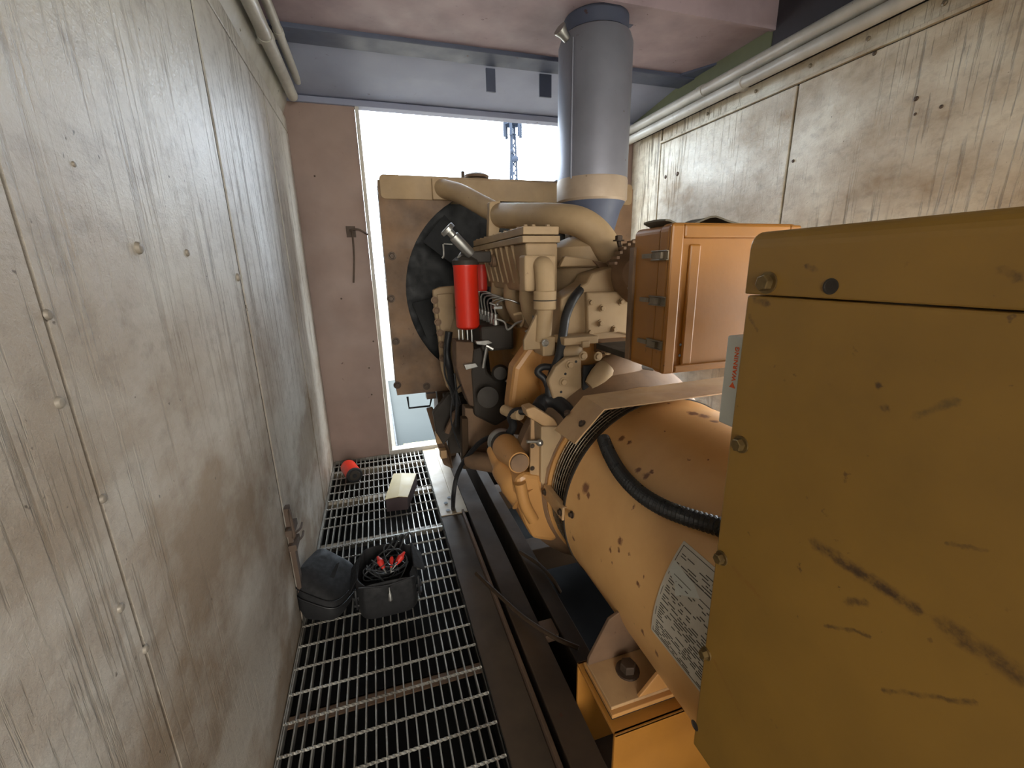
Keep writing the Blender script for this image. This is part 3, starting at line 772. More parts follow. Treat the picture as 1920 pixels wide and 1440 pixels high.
# ================================================================== RADIATOR
rd = thing('radiator', 'big dusty yellow radiator with dark round fan opening in front of the doorway', 'radiator', (.9, 2.85, -.05))
RY = 2.72
rx0, rx1 = at(728, 560, Y=RY).x, 1.72
rz0, rz1 = at(738, 742, Y=RY).z, at(740, 338, Y=RY).z
FC = Vector((.79, RY, 1.22)); FR = .605
def plate_hole(y0, y1, x0, x1, z0, z1, c, r, n=72):
    m = MB(); vs = []; fs = []
    def edge(a):
        dx, dz = math.cos(a), math.sin(a)
        tx = ((x1 if dx > 0 else x0)-c.x)/dx if abs(dx) > 1e-6 else 1e9
        tz = ((z1 if dz > 0 else z0)-c.z)/dz if abs(dz) > 1e-6 else 1e9
        t = min(tx, tz); return (c.x+dx*t, c.z+dz*t)
    A = sorted([2*PI*i/n for i in range(n)] + [math.atan2(zz-c.z, xx-c.x) % (2*PI) for xx in (x0, x1) for zz in (z0, z1)])
    for a in A:
        ex, ez = edge(a); hx, hz = c.x+r*math.cos(a), c.z+r*math.sin(a)
        vs += [(ex, y0, ez), (hx, y0, hz), (hx, y1, hz), (ex, y1, ez)]
    k = len(A)
    for i in range(k):
        a, b = i*4, ((i+1) % k)*4
        fs += [(a, b, b+1, a+1), (a+1, b+1, b+2, a+2), (a+2, b+2, b+3, a+3), (a+3, b+3, b, a)]
    return m.add(vs, fs)
plate_hole(RY, RY+.008, rx0, rx1, rz0, rz1, FC, FR).build('fan_shroud', 'dusty2', rd)
MB().lathe((FC.x, RY+.008, FC.z), (FC.x, RY+.13, FC.z), [(0, FR), (.12, FR)], 72, cap=False).build('shroud_ring', 'core', rd)
MB().box((rx0+.02, RY+.14, rz0+.02), (rx1-.02, RY+.24, rz1-.06)).build('core', 'core', rd)
m = MB()
m.box((rx0, RY+.008, rz0), (rx0+.04, RY+.25, rz1)).box((rx1-.04, RY+.008, rz0), (rx1, RY+.25, rz1)).box((rx0, RY+.008, rz0), (rx1, RY+.25, rz0+.03))
m.build('side_channel', 'dusty2', rd, bevel=.004)
m = rbox(rx0+.01, rx1-.01, rz1-.10, rz1+.028, RY-.01, RY+.27, .025); m.build('top_tank', 'dusty', rd, bevel=.004)
MB().box((rx0+.30, RY-.03, rz1-.10), (rx1-.1, RY+.0, rz1+.015)).build('tank_flange', 'dusty', rd, bevel=.004)
c = at(893, 336, Y=RY+.08)
MB().lathe((c.x, c.y, rz1+.02), (c.x, c.y, rz1+.1), [(0,.05),(.02,.05),(.022,.075),(.035,.078),(.045,.06),(.052,.03)], 20).build('filler_cap', 'dusty2', rd)
MB().hexbolt(at(868, 338, Y=RY+.1), (0,0,1), .012, .05, 1.2).build('stud', 'bolth', rd)
for px, py in ((742,640),(745,722),(800,724),(733,560),(735,480)):
    p = at(px, py, Y=RY); MB().hexbolt(p, (0,-1,0), .016, .012).build('bolt', 'bolth', rd)
# support brackets under the radiator
bxp(800, 738, 818, 748, RY, .06).build('base_tab', 'dusty2', rd)
m = MB()
a, b, c_, d_ = at(764,744,Y=RY+.05), at(767,765,Y=RY+.05), at(806,761,Y=RY+.05), at(810,742,Y=RY+.05)
m.tube([a, b, c_, d_], .007, 8, 1); m.build('guard_loop', 'core', rd)
m = MB().box((.05, RY+.02, -.02), (.15, RY+.2, .13)); 
for sx in (0, 1):
    x0 = .33 if not sx else 1.37
    MB().box((x0, RY-.02, .13), (x0+.10, RY+.22, rz0)).build('support_leg', 'skid', rd, bevel=.004)
# fan
fn = MB()
for i in range(6):
    a = 2*PI*i/6+.3
    u = Vector((math.cos(a), 0, math.sin(a))); v = Vector((-math.sin(a), 0, math.cos(a)))
    P = []
    for r, wd in ((.10, .05), (.30, .085), (.56, .11)):
        tw = .04
        P.append((FC+u*r-v*wd+Vector((0, .02+tw, 0)), FC+u*r+v*wd+Vector((0, .02-tw, 0))))
    for (a0, b0), (a1, b1) in zip(P, P[1:]): fn.prism([a0, b0, b1, a1], (0, .006, 0))
fn.lathe((FC.x, RY-.02, FC.z), (FC.x, RY+.08, FC.z), [(0,.09),(.02,.12),(.1,.12)], 24)
fn.build('fan', 'core', rd)

# ================================================================== DIESEL ENGINE
en = thing('diesel_engine', 'dusty yellow inline diesel engine between the generator barrel and the radiator', 'engine', (.9, 1.9, .13))
def E(m, name, mat='dusty', bevel=.003, **k): return m.build(name, mat, en, bevel=bevel, **k)
def bolts(pts, Y, r=.010, mat='dusty', h=.012):
    for px, py in pts:
        p = at(px, py, Y=Y); MB().hexbolt(p, (0,-1,0), r, h, 1.45).build('bolt', mat, en)
# block and oil pan
m = MB().prism([(.66,1.5,1.08),(.62,1.5,.95),(.64,1.5,.70),(.70,1.5,.52),(1.10,1.5,.52),(1.16,1.5,.70),(1.18,1.5,.95),(1.14,1.5,1.08)], (0,1.0,0))
E(m, 'engine_block', 'yelbar', .012)
E(MB().prism([(.70,1.52,.53),(.74,1.52,.34),(1.06,1.52,.34),(1.10,1.52,.53)], (0,.95,0)), 'oil_pan', 'dusty2', .012)
E(MB().box((.68,1.55,1.08),(1.12,2.45,1.24)), 'cylinder_head', 'dusty')
p = at(987, 668, X=.625); E(MB().hexbolt(p, (-1,0,0), .014, .014, 1.4), 'bolt', 'rust', 0)
# smooth side housing swelling toward the flywheel
E(MB().prism([at(1000,640,Y=1.62), at(1036,655,Y=1.62), at(1037,700,Y=1.62), at(1012,716,Y=1.62), at(1030,750,Y=1.62), at(1028,790,Y=1.62), at(985,800,Y=1.62), at(955,770,Y=1.62), at(965,690,Y=1.62)], (0,.10,0)), 'side_cover', 'yelbar', .02)
# flywheel housing
m = MB().lathe((XC,1.55,ZB_), (XC,1.32,ZB_), [(0,.40),(.04,.44),(.10,.445),(.14,.42),(.20,.39),(.23,.37)], 72); E(m, 'flywheel_housing', 'dusty2', 0)
E(poly_y([(1028,715),(1042,688),(1062,672),(1090,668),(1092,745),(1060,765),(1040,757)], 1.40, .03), 'mounting_plate', 'dusty', .006)
bolts(((1068,684),(1056,716)), 1.40, .0115)
for px, py in ((1080,678),(1060,701),(1052,735)):
    p = at(px, py, Y=1.40); E(MB().lathe(p, p+Vector((0,-.001,0)), [(0,.005),(.001,.005)], 10), 'plug_hole', 'core', 0)
E(bxp(1058, 632, 1122, 646, 1.42, .10), 'ledge', 'dusty')
E(bxp(1128, 640, 1186, 662, 1.44, .08), 'access_cover', 'dusty2')
E(bxp(1092, 640, 1106, 652, 1.41, .03), 'lug', 'dusty')
m = MB().sphere(at(1070,660,Y=1.46), .04, 1.3, .8, .8); E(m, 'boss', 'dusty', 0)
bolts(((1093,667),(1121,668),(1140,657)), 1.40, .012)
E(bxp(1094, 684, 1140, 730, 1.385, .012), 'window_recess', 'core')
m = MB().lathe(at(1104,722,Y=1.36), at(1134,692,Y=1.36), [(0,.018),(.02,.026),(.05,.034),(.085,.036),(.10,.028)], 20); E(m, 'pickup_plug', 'dusty', 0)
E(MB().sphere(at(1160,700,Y=1.42), .10, 1.1, .35, .9), 'housing_bulge', 'dusty2', 0)
E(bxp(1190, 640, 1202, 700, 1.45, .1), 'housing_edge', 'dusty2')
m = MB().cyl(at(1190,686,Y=1.42), at(1222,690,Y=1.42), .016); E(m, 'fitting', 'darksteel', 0)
# rear gear housing panel with bolts
E(poly_y([(1052,560),(1100,530),(1110,512),(1150,500),(1202,500),(1206,655),(1172,650),(1160,640),(1100,640),(1052,640)], 1.52, .12), 'rear_gear_housing', 'dusty', .008)
E(poly_y([(1100,548),(1203,546),(1204,632),(1150,622),(1102,630)], 1.50, .025), 'gear_cover', 'dusty', .006)
bolts(((1108,567),(1129,578),(1165,566),(1126,606),(1152,617),(1197,600),(1106,623)), 1.50, .010)
m = MB().lathe(at(1198,512,Y=1.54), at(1198,512,Y=1.42), [(0,.112),(.05,.118),(.07,.118),(.10,.10),(.12,.06)], 40); E(m, 'turbo_housing', 'dusty2', 0)
m = MB()
for i in range(14):
    a = PI*.15+PI*.75*i/13; c = at(1198,512,Y=1.47)
    p = c+Vector((.119*math.cos(a), 0, .119*math.sin(a))); m.box(p-Vector((.006,.02,.004)), p+Vector((.006,.02,.006)))
E(m, 'turbo_fins', 'dusty2', .001)
m = MB().hexbolt(at(1160,452,Y=1.5), (0,0,1), .014, .02).cyl(at(1160,452,Y=1.5), at(1164,470,Y=1.5), .008); E(m, 'sensor', 'bolth', 0)
m = MB(); c = at(1180,522,Y=1.40)
m.tube([c+Vector((.022*math.cos(a), 0, .035*math.sin(a))) for a in (-1.3,-.7,0,.7,1.3)], .0035, 8); m.tube([c+Vector((-.004,0,-.035)), c+Vector((.03,-.01,-.03))], .005, 8)
E(m, 'hose_clamp', 'silver', 0)
# exhaust side drum with seam, dome and strut
dc = at(1095, 500, Y=1.80)
m = MB().lathe((dc.x, dc.y, 1.17), (dc.x, dc.y, 1.50), [(0,.10),(.02,.135),(.185,.16),(.188,.168),(.205,.168),(.208,.155),(.27,.15),(.30,.11),(.32,.06)], 48); E(m, 'aftercooler_drum', 'dusty', 0)
m = MB().prism([at(1112,488,Y=1.60), at(1160,499,Y=1.60), at(1088,556,Y=1.60), at(1068,560,Y=1.60), at(1130,508,Y=1.60)], (0,.012,0)); E(m, 'strut', 'dusty2', .002)
m = MB().prism([at(1050,500,Y=1.61), at(1158,498,Y=1.61), at(1112,486,Y=1.61), at(1060,480,Y=1.61)], (0,.03,0)); E(m, 'strut_arm', 'dusty', .004)
m = MB().box(at(1068,448,Y=1.8)-Vector((0,0,.03)), at(1092,438,Y=1.8)+Vector((0,.05,.0))).cyl(at(1086,436,Y=1.78), at(1080,452,Y=1.78), .008).cyl(at(1066,455,Y=1.78), at(1092,446,Y=1.78), .009)
E(m, 'valve_fitting', 'silver', .002)
# charge air pipe from the engine front, bending down to the rear
PW = [at(935,404,Y=2.25), at(985,406,Y=2.02), at(1040,409,Y=1.82), at(1085,416,Y=1.72), at(1116,436,Y=1.68), at(1138,466,Y=1.65), at(1160,500,Y=1.62), at(1172,522,Y=1.60)]
E(MB().tube(PW, .060, 24, 6), 'charge_air_pipe', 'dusty', 0)
m = MB(); a = PW[5].lerp(PW[6], .55); b = a+(PW[6]-PW[5]).normalized()*.012; m.lathe(a, b, [(0,.0635),(.012,.0635)], 28); E(m, 'pipe_joint', 'dusty2', 0)
E(MB().lathe(PW[6], PW[7]+(PW[7]-PW[6])*.6, [(0,.066),(.04,.066),(.09,.075)], 28), 'pipe_elbow', 'dusty', 0)
E(MB().prism([at(918,378,Y=2.22), at(938,376,Y=2.22), at(942,400,Y=2.22), at(934,446,Y=2.22), at(916,446,Y=2.22)], (0,.05,0)), 'pipe_bracket', 'dusty', .004)
E(MB().tube([at(822,352,Y=RY+.02), at(860,362,Y=2.58), at(905,386,Y=2.38), at(935,402,Y=2.25)], .052, 22, 6), 'coolant_pipe', 'dusty', 0)
# intake housing stack (left of centre)
zt_ = at(1000, 424, Y=1.62).z; zc_ = at(1000, 455, Y=1.62).z; zb2 = at(1000, 550, Y=1.62).z
xl_, xr_ = at(981, 440, Y=1.62).x, at(1048, 440, Y=1.62).x
m = MB().box((xl_, 1.62, zt_-.03), (xr_, 2.48, zt_)); E(m, 'intake_cover', 'dusty')
m = MB().box((xl_-.004, 1.616, zc_), (xr_+.004, 2.485, zt_-.034)); E(m, 'intake_flange', 'dusty')
m = MB()
for i in range(10):
    y = 1.65+.09*i; m.hexbolt((xl_+.02, y, zt_), (0,0,1), .008, .008)
for x in (xl_+.05, xl_+.11): m.hexbolt((x, 1.645, zt_), (0,0,1), .008, .008)
E(m, 'flange_bolts', 'dusty', 0)
m = MB().prism([(xl_+.012,1.63,zc_), (xl_+.015,1.63,zc_-.04), (xl_+.05,1.63,zb2), (xr_,1.63,zb2), (xr_,1.63,zc_)], (0,.83,0)); E(m, 'intake_manifold', 'dusty', .008)
for i in range(7):
    y = 1.78+.085*i
    E(MB().prism([(xl_+.0,y,zc_), (xl_+.02,y,zc_), (xl_+.06,y,zb2+.04), (xl_+.035,y,zb2+.03)], (0,.012,0)), 'rib', 'dusty', .003)
m = MB().lathe(at(928,489,Y=2.1), at(924,489,Y=2.1)+Vector((-.03,0,0)), [(0,.030),(.02,.030),(.02,.02),(.03,.02)], 20); E(m, 'port_plug', 'dusty2', 0)
for y in (1.78, 2.02, 2.26):
    m = MB().tube([(xl_+.09, y, zb2+.02), (xl_+.085, y, zb2-.05), (.66, y, 1.16), (.70, y, 1.10)], [.05]*6+[.045]*6+[.045]*6+[.05], 16, 6)
    E(m, 'intake_runner', 'dusty', 0)
# thermostat elbow and pipe at the near end
E(bxp(984, 478, 1042, 546, 1.56, .07), 'outlet_block', 'dusty', .008)
px_ = at(1022, 520, Y=1.53).x
E(MB().tube([(px_, 1.58, at(1022,492,Y=1.53).z-.02), (px_, 1.545, at(1022,500,Y=1.53).z), (px_, 1.53, at(1022,530,Y=1.53).z), (px_, 1.53, at(1022,555,Y=1.53).z)], .036, 24, 6), 'outlet_elbow', 'dusty', 0)
z1_, z2_ = at(1022,545,Y=1.53).z, at(1022,580,Y=1.53).z
E(MB().lathe((px_,1.53,z1_), (px_,1.53,z2_), [(0,.040),(.003,.043),(z1_-z2_-.003,.043),(z1_-z2_,.040)], 28), 'hose_sleeve', 'dusty', 0)
E(MB().lathe((px_,1.53,(z1_+z2_)/2+.002), (px_,1.53,(z1_+z2_)/2-.002), [(0,.0445),(.004,.0445)], 28), 'sleeve_clamp', 'darksteel', 0)
z3_ = at(1020,640,Y=1.53).z
E(MB().lathe((px_,1.53,z2_), (px_-.008,1.535,z3_), [(0,.032),(z2_-z3_,.032)], 24), 'down_pipe', 'dusty', 0)
E(MB().prism([(px_-.03,1.53,z2_-.01), (px_-.085,1.53,z3_+.01), (px_-.085,1.53,z3_-.03), (px_-.01,1.53,z3_-.03), (px_-.01,1.53,z2_-.01)], (0,.02,0)), 'pipe_web', 'dusty', .004)
E(bxp(1018, 632, 1042, 668, 1.50, .10), 'pipe_foot', 'dusty', .006)
bolts(((1022,643),), 1.49, .010, 'silver')
# timing gear cover at the front
GY = 2.42
E(poly_y([(812,544),(826,538),(852,536),(900,540),(900,720),(850,742),(838,726),(828,694),(823,640),(815,585)], GY, .05), 'front_gear_cover', 'dusty', .006)
E(poly_y([(820,552),(850,550),(852,596),(838,640),(840,700),(834,690),(829,640),(822,590)], GY-.02, .025), 'cover_face', 'dusty', .004)
bolts(((815,563),(818,582),(821,604),(825,624),(829,646),(830,672)), GY-.02, .014, 'dusty2')
# filters and priming pump
def canister(px0, px1, pyt, pyb, Y, mat, name):
    cx = (px0+px1)/2; p = at(cx, (pyt+pyb)/2, Y=Y); r = (at(px1, (pyt+pyb)/2, Y=Y).x-at(px0, (pyt+pyb)/2, Y=Y).x)/2
    zt2, zb3 = at(cx, pyt, Y=Y).z, at(cx, pyb, Y=Y).z
    h = zt2-zb3
    return E(MB().lathe((p.x, Y, zb3), (p.x, Y, zt2), [(0, r*.55), (.004, r*.8), (.012, r*.97), (.02, r), (h-.012, r), (h-.006, r*1.04), (h, r*1.04)], 32), name, mat, 0), p, r, zt2, zb3
f1, fp, fr_, ft, fb_ = canister(853, 897, 497, 617, 2.05, 'red', 'fuel_filter')
f1['label'] = 'tall red spin-on fuel filter'
E(MB().lathe((fp.x,2.05,ft), (fp.x,2.05,ft+.04), [(0,.060),(.02,.062),(.03,.05),(.04,.035)], 28), 'filter_head', 'darksteel', 0)
E(MB().box((fp.x-.02, 2.02, ft+.01), (fp.x+.12, 2.10, ft+.06)), 'filter_bracket', 'darksteel', .006)
a, b = at(884,478,Y=2.0), at(836,427,Y=2.0)
m = MB().lathe(a, b, [(0,.02),(.01,.024),((b-a).length-.05,.024),((b-a).length-.045,.017),((b-a).length-.022,.017),((b-a).length-.02,.034),((b-a).length-.004,.034),((b-a).length,.03)], 24)
E(m, 'priming_pump', 'silver', 0)
m = MB().tube([at(831,458,Y=2.0), at(832,478,Y=2.0), at(829,484,Y=2.0)], .004, 8).tube([at(832,457,Y=2.0), at(848,458,Y=2.0)], .003, 6); E(m, 'wire_hook', 'silver', 0)
f2, fp2, fr2, ft2, fb2 = canister(893, 913, 496, 548, 2.32, 'redplug', 'oil_filter')
f2['label'] = 'orange red canister behind the fuel filter'
m = MB().tube([at(858,492,Y=2.03), at(862,482,Y=2.03), at(866,476,Y=2.05)], .010, 10); E(m, 'union', 'silver', 0)
# injection pump and fuel lines
E(MB().box((.46, 1.95, .98), (.62, 2.35, 1.10)), 'injection_pump', 'darksteel', .012)
for i in range(6):
    y = 1.98+.065*i
    E(MB().lathe((.54, y, 1.10), (.54, y, 1.15), [(0,.016),(.03,.016),(.03,.010),(.05,.010)], 12), 'delivery_valve', 'silver', 0)
    k = i*.01
    E(MB().tube([(.54, y, 1.15), (.54, y, 1.19+k), (.58+k, y-.03, 1.22), (.64, y-.05+.04*(i % 2), 1.20), (.69, y-.03, 1.17)], .0042, 7, 5), 'fuel_line', 'silver', 0)
m = MB().tube([at(930,598,Y=1.9), at(946,604,Y=1.88), at(952,618,Y=1.86), at(968,606,Y=1.85), at(985,600,Y=1.8), at(998,590,Y=1.75), at(1000,612,Y=1.72), at(985,622,Y=1.74)], .005, 7); E(m, 'return_line', 'silver', 0)
m = MB().tube([at(918,568,Y=1.95), at(928,572,Y=1.94), at(934,572,Y=1.94)], .005, 8).box(at(926,580,Y=1.94)-Vector((0,0,.0)), at(942,574,Y=1.94)+Vector((0,.03,0))); m.sphere(at(933,571,Y=1.93), .010, seg=10); E(m, 'cross_valve', 'silver', .001)
m = MB().tube([at(962,590,Y=1.8), at(978,588,Y=1.8), at(982,600,Y=1.8), at(976,612,Y=1.8)], .006, 8); E(m, 'looped_line', 'dusty', 0)
# control rack side castings, rusty
E(poly_y([(855,640),(888,642),(890,682),(897,690),(893,765),(880,760),(866,722),(856,690)], 1.98, .12), 'governor_casting', 'rust', .006)
E(poly_y([(870,684),(892,681),(897,688),(874,694)], 1.95, .05), 'name_plate', 'silver', .002)
E(poly_y([(892,640),(916,638),(924,643),(910,648),(894,646)], 1.93, .03), 'lever_arm', 'silver', .002)
E(MB().tube([at(912,648,Y=1.93), at(925,655,Y=1.92)], .010, 10).tube([at(913,650,Y=1.93), at(906,690,Y=1.93)], .008, 10), 'shutoff_lever', 'silver', 0)
E(poly_y([(888,655),(905,650),(915,700),(955,720),(962,780),(930,800),(890,780),(884,700)], 1.97, .2), 'pump_drive_housing', 'darksteel', .012)
E(MB().lathe(at(938,700,Y=1.98), at(938,700,Y=1.84), [(0,.042),(.10,.042),(.12,.036),(.14,.030)], 28), 'fuel_transfer_pump', 'darksteel', 0)
E(MB().lathe(at(915,745,Y=1.99), at(915,745,Y=1.86), [(0,.05),(.13,.05)], 20), 'water_pump', 'darksteel', 0)
m = MB().tube([at(842,622,Y=2.3), at(838,660,Y=2.3), at(843,690,Y=2.28), at(850,730,Y=2.2), at(858,760,Y=2.15)], .020, 12); E(m, 'coolant_hose', 'black', 0)
m = MB()
for dx in (0, 7, 16, 24): m.tube([at(860+dx,618,Y=2.05), at(861+dx,640,Y=2.05), at(862+dx*.8,660,Y=2.05)], .004, 6)
E(m, 'filter_lines', 'silver', 0)
m = MB().tube([at(835,648,Y=2.2), at(834,700,Y=2.2), at(848,735,Y=2.15), at(852,760,Y=2.12)], .005, 8).tube([at(866,720,Y=2.0), at(850,742,Y=2.05), at(846,790,Y=2.05), at(862,840,Y=2.05)], .004, 8).tube([at(852,700,Y=2.1), at(856,742,Y=2.08), at(854,800,Y=2.08)], .005, 8)
E(m, 'wiring', 'black', 0)
# front engine mount and cross frame
E(poly_y([(872,765),(1005,778),(1005,820),(940,812),(905,862),(872,862)], 2.0, .08), 'front_support', 'dusty2', .006)
E(poly_y([(866,785),(878,785),(880,880),(868,880)], 1.96, .05), 'front_bracket', 'skid', .004)
m = MB().prism([at(842,738,Y=2.3), at(862,742,Y=2.3), at(860,800,Y=2.3), at(832,835,Y=2.3), at(818,812,Y=2.3), at(812,775,Y=2.3)], (0,.05,0)); E(m, 'engine_mount', 'darksteel', .006)
m = MB().prism([at(800,768,Y=2.5), at(812,765,Y=2.5), at(845,850,Y=2.3), at(850,880,Y=2.3), at(832,872,Y=2.3)], (0,.04,0)); E(m, 'mount_channel', 'rust', .006)
E(bxp(838, 742, 885, 850, 2.44, .12), 'crank_pulley_guard', 'darksteel', .01)
E(MB().lathe(at(882,862,Y=1.95), at(950,872,Y=1.72), [(0,.04),(.02,.045),(.26,.045),(.30,.03)], 20), 'cross_tube', 'dusty2', 0)
E(bxp(818, 812, 836, 832, 2.35, .05), 'channel_clip', 'tan', .003)
E(bxp(826, 845, 838, 860, 2.3, .05), 'channel_clip', 'tan', .003)
E(MB().prism([at(850,775,Y=2.2), at(858,770,Y=2.2), at(842,815,Y=2.2), at(834,812,Y=2.2)], (0,.03,0)), 'rusty_stay', 'rust', .003)
# starter motor
s0, s1 = at(938, 826, Y=1.62), at(974, 868, Y=1.36)
L = (s1-s0).length
E(MB().lathe(s0, s1, [(0,.045),(.01,.052),(L*.45,.052)], 28), 'starter_body', 'darksteel', 0)
E(MB().lathe(s0, s1, [(0,.055),(.012,.058),(.03,.058),(.04,.053)], 28), 'starter_band', 'silver', 0)
E(MB().lathe(s0.lerp(s1, .30), s1, [(0,.054),(L*.15,.056),(L*.40,.045),(L*.66,.041),(L*.69,.040)], 28), 'starter_nose', 'yelbar', 0)
E(MB().lathe(s1-(s1-s0).normalized()*.006, s1+(s1-s0).normalized()*.006, [(0,.036),(.012,.034)], 28), 'starter_cap', 'dusty2', 0)
E(MB().tube([at(930,842,Y=1.6), at(945,880,Y=1.5), at(962,905,Y=1.42), at(985,935,Y=1.36)], [.04]*6+[.05]*6+[.055]*6+[.06], 16, 6), 'starter_bracket', 'yelbar', 0)
# side bracket and cover plate beside the grille
E(poly_y([(986,768),(1002,763),(1040,786),(1046,795),(1046,804),(1020,800),(990,782)], 1.335, .06), 'terminal_cover', 'tan', .006)
E(poly_y([(1015,800),(1050,800),(1056,826),(1026,878),(1022,915),(1014,905)], 1.325, .10), 'side_gusset', 'dusty', .006)
E(poly_y([(996,786),(1002,788),(1003,826),(1018,836),(1019,800),(1025,802),(1024,918),(994,888)], 1.345, .012), 'slotted_plate', 'tan', .002)
for px, py in ((1020,820),(1020,857),(998,836),(998,878)):
    p = at(px, py, Y=1.345); E(MB().hexbolt(p, (0,-1,0), .006, .006), 'bolt', 'bolth', 0)
E(MB().cyl(at(988,828,Y=1.33), at(1008,828,Y=1.33), .006).sphere(at(1012,830,Y=1.33), .014, seg=12), 'ball_joint', 'silver', 0)
E(MB().tube([at(1010,765,Y=1.42), at(1020,752,Y=1.44), at(1040,752,Y=1.42), at(1058,765,Y=1.38), at(1070,780,Y=1.35)], .028, 14), 'vent_hose', 'black', 0)
# lower cast cover
E(poly_y([(968,900),(985,888),(1015,892),(1024,930),(1034,960),(1050,1004),(1040,1018),(1000,1012),(985,985),(972,950),(965,925)], 1.335, .16), 'lower_cast_cover', 'yelbar', .02)
E(MB().tube([at(975,905,Y=1.33), at(984,945,Y=1.325), at(1000,975,Y=1.32)], .022, 12), 'cast_rib', 'yelbar', 0)
# hoses down the near side
E(MB().tube([at(1128,512,Y=1.63), at(1100,532,Y=1.58), at(1078,556,Y=1.50), at(1062,590,Y=1.49), at(1055,630,Y=1.47), at(1048,670,Y=1.45), at(1036,700,Y=1.44), at(1030,735,Y=1.43), at(1040,755,Y=1.42)], .017, 12), 'drain_hose', 'black', 0)
E(MB().tube([at(1040,690,Y=1.46), at(1018,688,Y=1.46), at(1008,698,Y=1.46), at(1022,712,Y=1.45), at(1030,735,Y=1.44)], .013, 12), 'branch_hose', 'black', 0)
E(MB().tube([at(990,770,Y=1.5), at(968,772,Y=1.52), at(958,782,Y=1.55), at(962,800,Y=1.56), at(950,820,Y=1.58)], .017, 12), 'starter_cable', 'black', 0)
E(MB().tube([at(945,768,Y=1.6), at(960,775,Y=1.55), at(975,778,Y=1.5)], .022, 12), 'cable_sleeve', 'dusty', 0)

# heavy black cable dropping from the engine to the deck
cb = MB().tube([at(950,815,Y=1.75), at(925,818,Y=1.8), at(900,830,Y=1.85), at(872,862,Y=1.95), at(856,895,Y=2.0), at(850,935,Y=2.0), at(852,965,X=.335), at(872,1020,X=.35), at(895,1075,X=.352)], .012, 10)
tag(cb.build('battery_cable', 'black'), 'thick black battery cable drooping from the starter to the skid rail', 'cable')
cb = MB().tube([at(950,840,Y=1.66), at(935,848,Y=1.7), at(915,838,Y=1.78), at(932,822,Y=1.75), at(960,812,Y=1.6)], .006, 8)
tag(cb.build('thin_cable', 'black'), 'thin dark cable looped beside the starter motor', 'cable')
cb = MB().tube([at(893,1075,Z=.14), at(940,1120,Z=.142), at(985,1160,Z=.142), at(1040,1195,Z=.165), at(1085,1215,Z=.165)], .008, 8)
tag(cb.build('floor_cable', 'skid'), 'dusty cable lying diagonally across the skid rails toward the barrel foot', 'cable')
cb = MB().tube([at(975,1035,Z=.162), at(1010,1058,Z=.162), at(1035,1085,Z=.165), at(1050,1110,Z=.10)], .008, 8)
tag(cb.build('short_cable', 'skid'), 'short dusty cable lying over the inner skid rail beside the barrel', 'cable')

# ================================================================== EXHAUST STACK
MY = 2.15
ml, mr = at(1048, 230, Y=MY).x, at(1168, 230, Y=MY).x
mx, mrad = (ml+mr)/2+.01, (mr-ml)/2
z_b, z_b2, z_t = at(1105, 372, Y=MY-mrad*.9).z, at(1105, 330, Y=MY-mrad*.9).z, 2.41
ex = thing('exhaust_silencer', 'fat vertical grey exhaust silencer rising to the ceiling', 'silencer', (mx, MY, 1.3))
MB().lathe((mx,MY,z_b2), (mx,MY,z_t), [(0,mrad),(z_t-z_b2-.05,mrad),(z_t-z_b2-.015,mrad*.93),(z_t-z_b2,mrad*.8)], 64).build('drum', 'muff', ex)
MB().lathe((mx,MY,z_b), (mx,MY,z_b2+.01), [(0,mrad*.97),(.01,mrad*1.015),(z_b2-z_b,mrad*1.015),(z_b2-z_b+.01,mrad)], 64).build('lower_band', 'muffband', ex)
MB().lathe((mx,MY,1.3), (mx,MY,z_b), [(0,mrad*.45),(.18,mrad*.6),(z_b-1.3-.04,mrad*.84),(z_b-1.3,mrad*.96)], 48).build('lower_cone', 'beam', ex)
MB().lathe((mx,MY,z_t-.005), (mx,MY,ZL), [(0,mrad*.86),(ZL-z_t+.004,mrad*.86)], 48).build('roof_collar', 'beam', ex)
MB().tube([(mx-mrad*.9, MY-mrad*.5, z_b2), (mx-mrad*.9, MY-mrad*.5, z_t-.06)], .004, 6, 1).build('weld_seam', 'muff', ex)
bxp(1150, 378, 1166, 390, MY-.05, .05).build('strap_tab', 'beam', ex)
bxp(1176, 24, 1188, 46, MY-.02, .03).build('roof_strap', 'beam', ex)
p = at(1052, 62, Y=MY-.05); MB().lathe(p+Vector((.03,.0,-.02)), p+Vector((-.03,-.02,.02)), [(0,.018),(.03,.022),(.05,.03),(.055,.03)], 16).build('rain_cap', 'silver', ex)

# ================================================================== THINGS ON THE WALKWAY
# red filter lying on its side
p0, p1 = at(640, 884, Z=.05), at(662, 908, Z=.052)
p0 = Vector((-.292, 2.965, .052)); p1 = Vector((-.238, 2.79, .052))
rf = thing('oil_filter_canister', 'bright red spin-on filter lying on the grating near the back wall', 'filter', (-.265, 2.87, 0))
L = (p1-p0).length
MB().lathe(p0, p1, [(0,.03),(.004,.042),(.014,.049),(.022,.051),(L-.012,.051)], 36).build('can', 'red', rf)
MB().lathe(p1-(p1-p0).normalized()*.014, p1, [(0,.0515),(.010,.052),(.014,.046)], 36).build('base_plate', 'black', rf)
ax = (p1-p0).normalized()
MB().lathe(p1-ax*.002, p1+ax*.002, [(0,.036),(.004,.034)], 28).build('gasket', 'darksteel', rf)
MB().lathe(p1-ax*.002, p1+ax*.004, [(0,.016),(.006,.014)], 20).build('threaded_hole', 'core', rf)
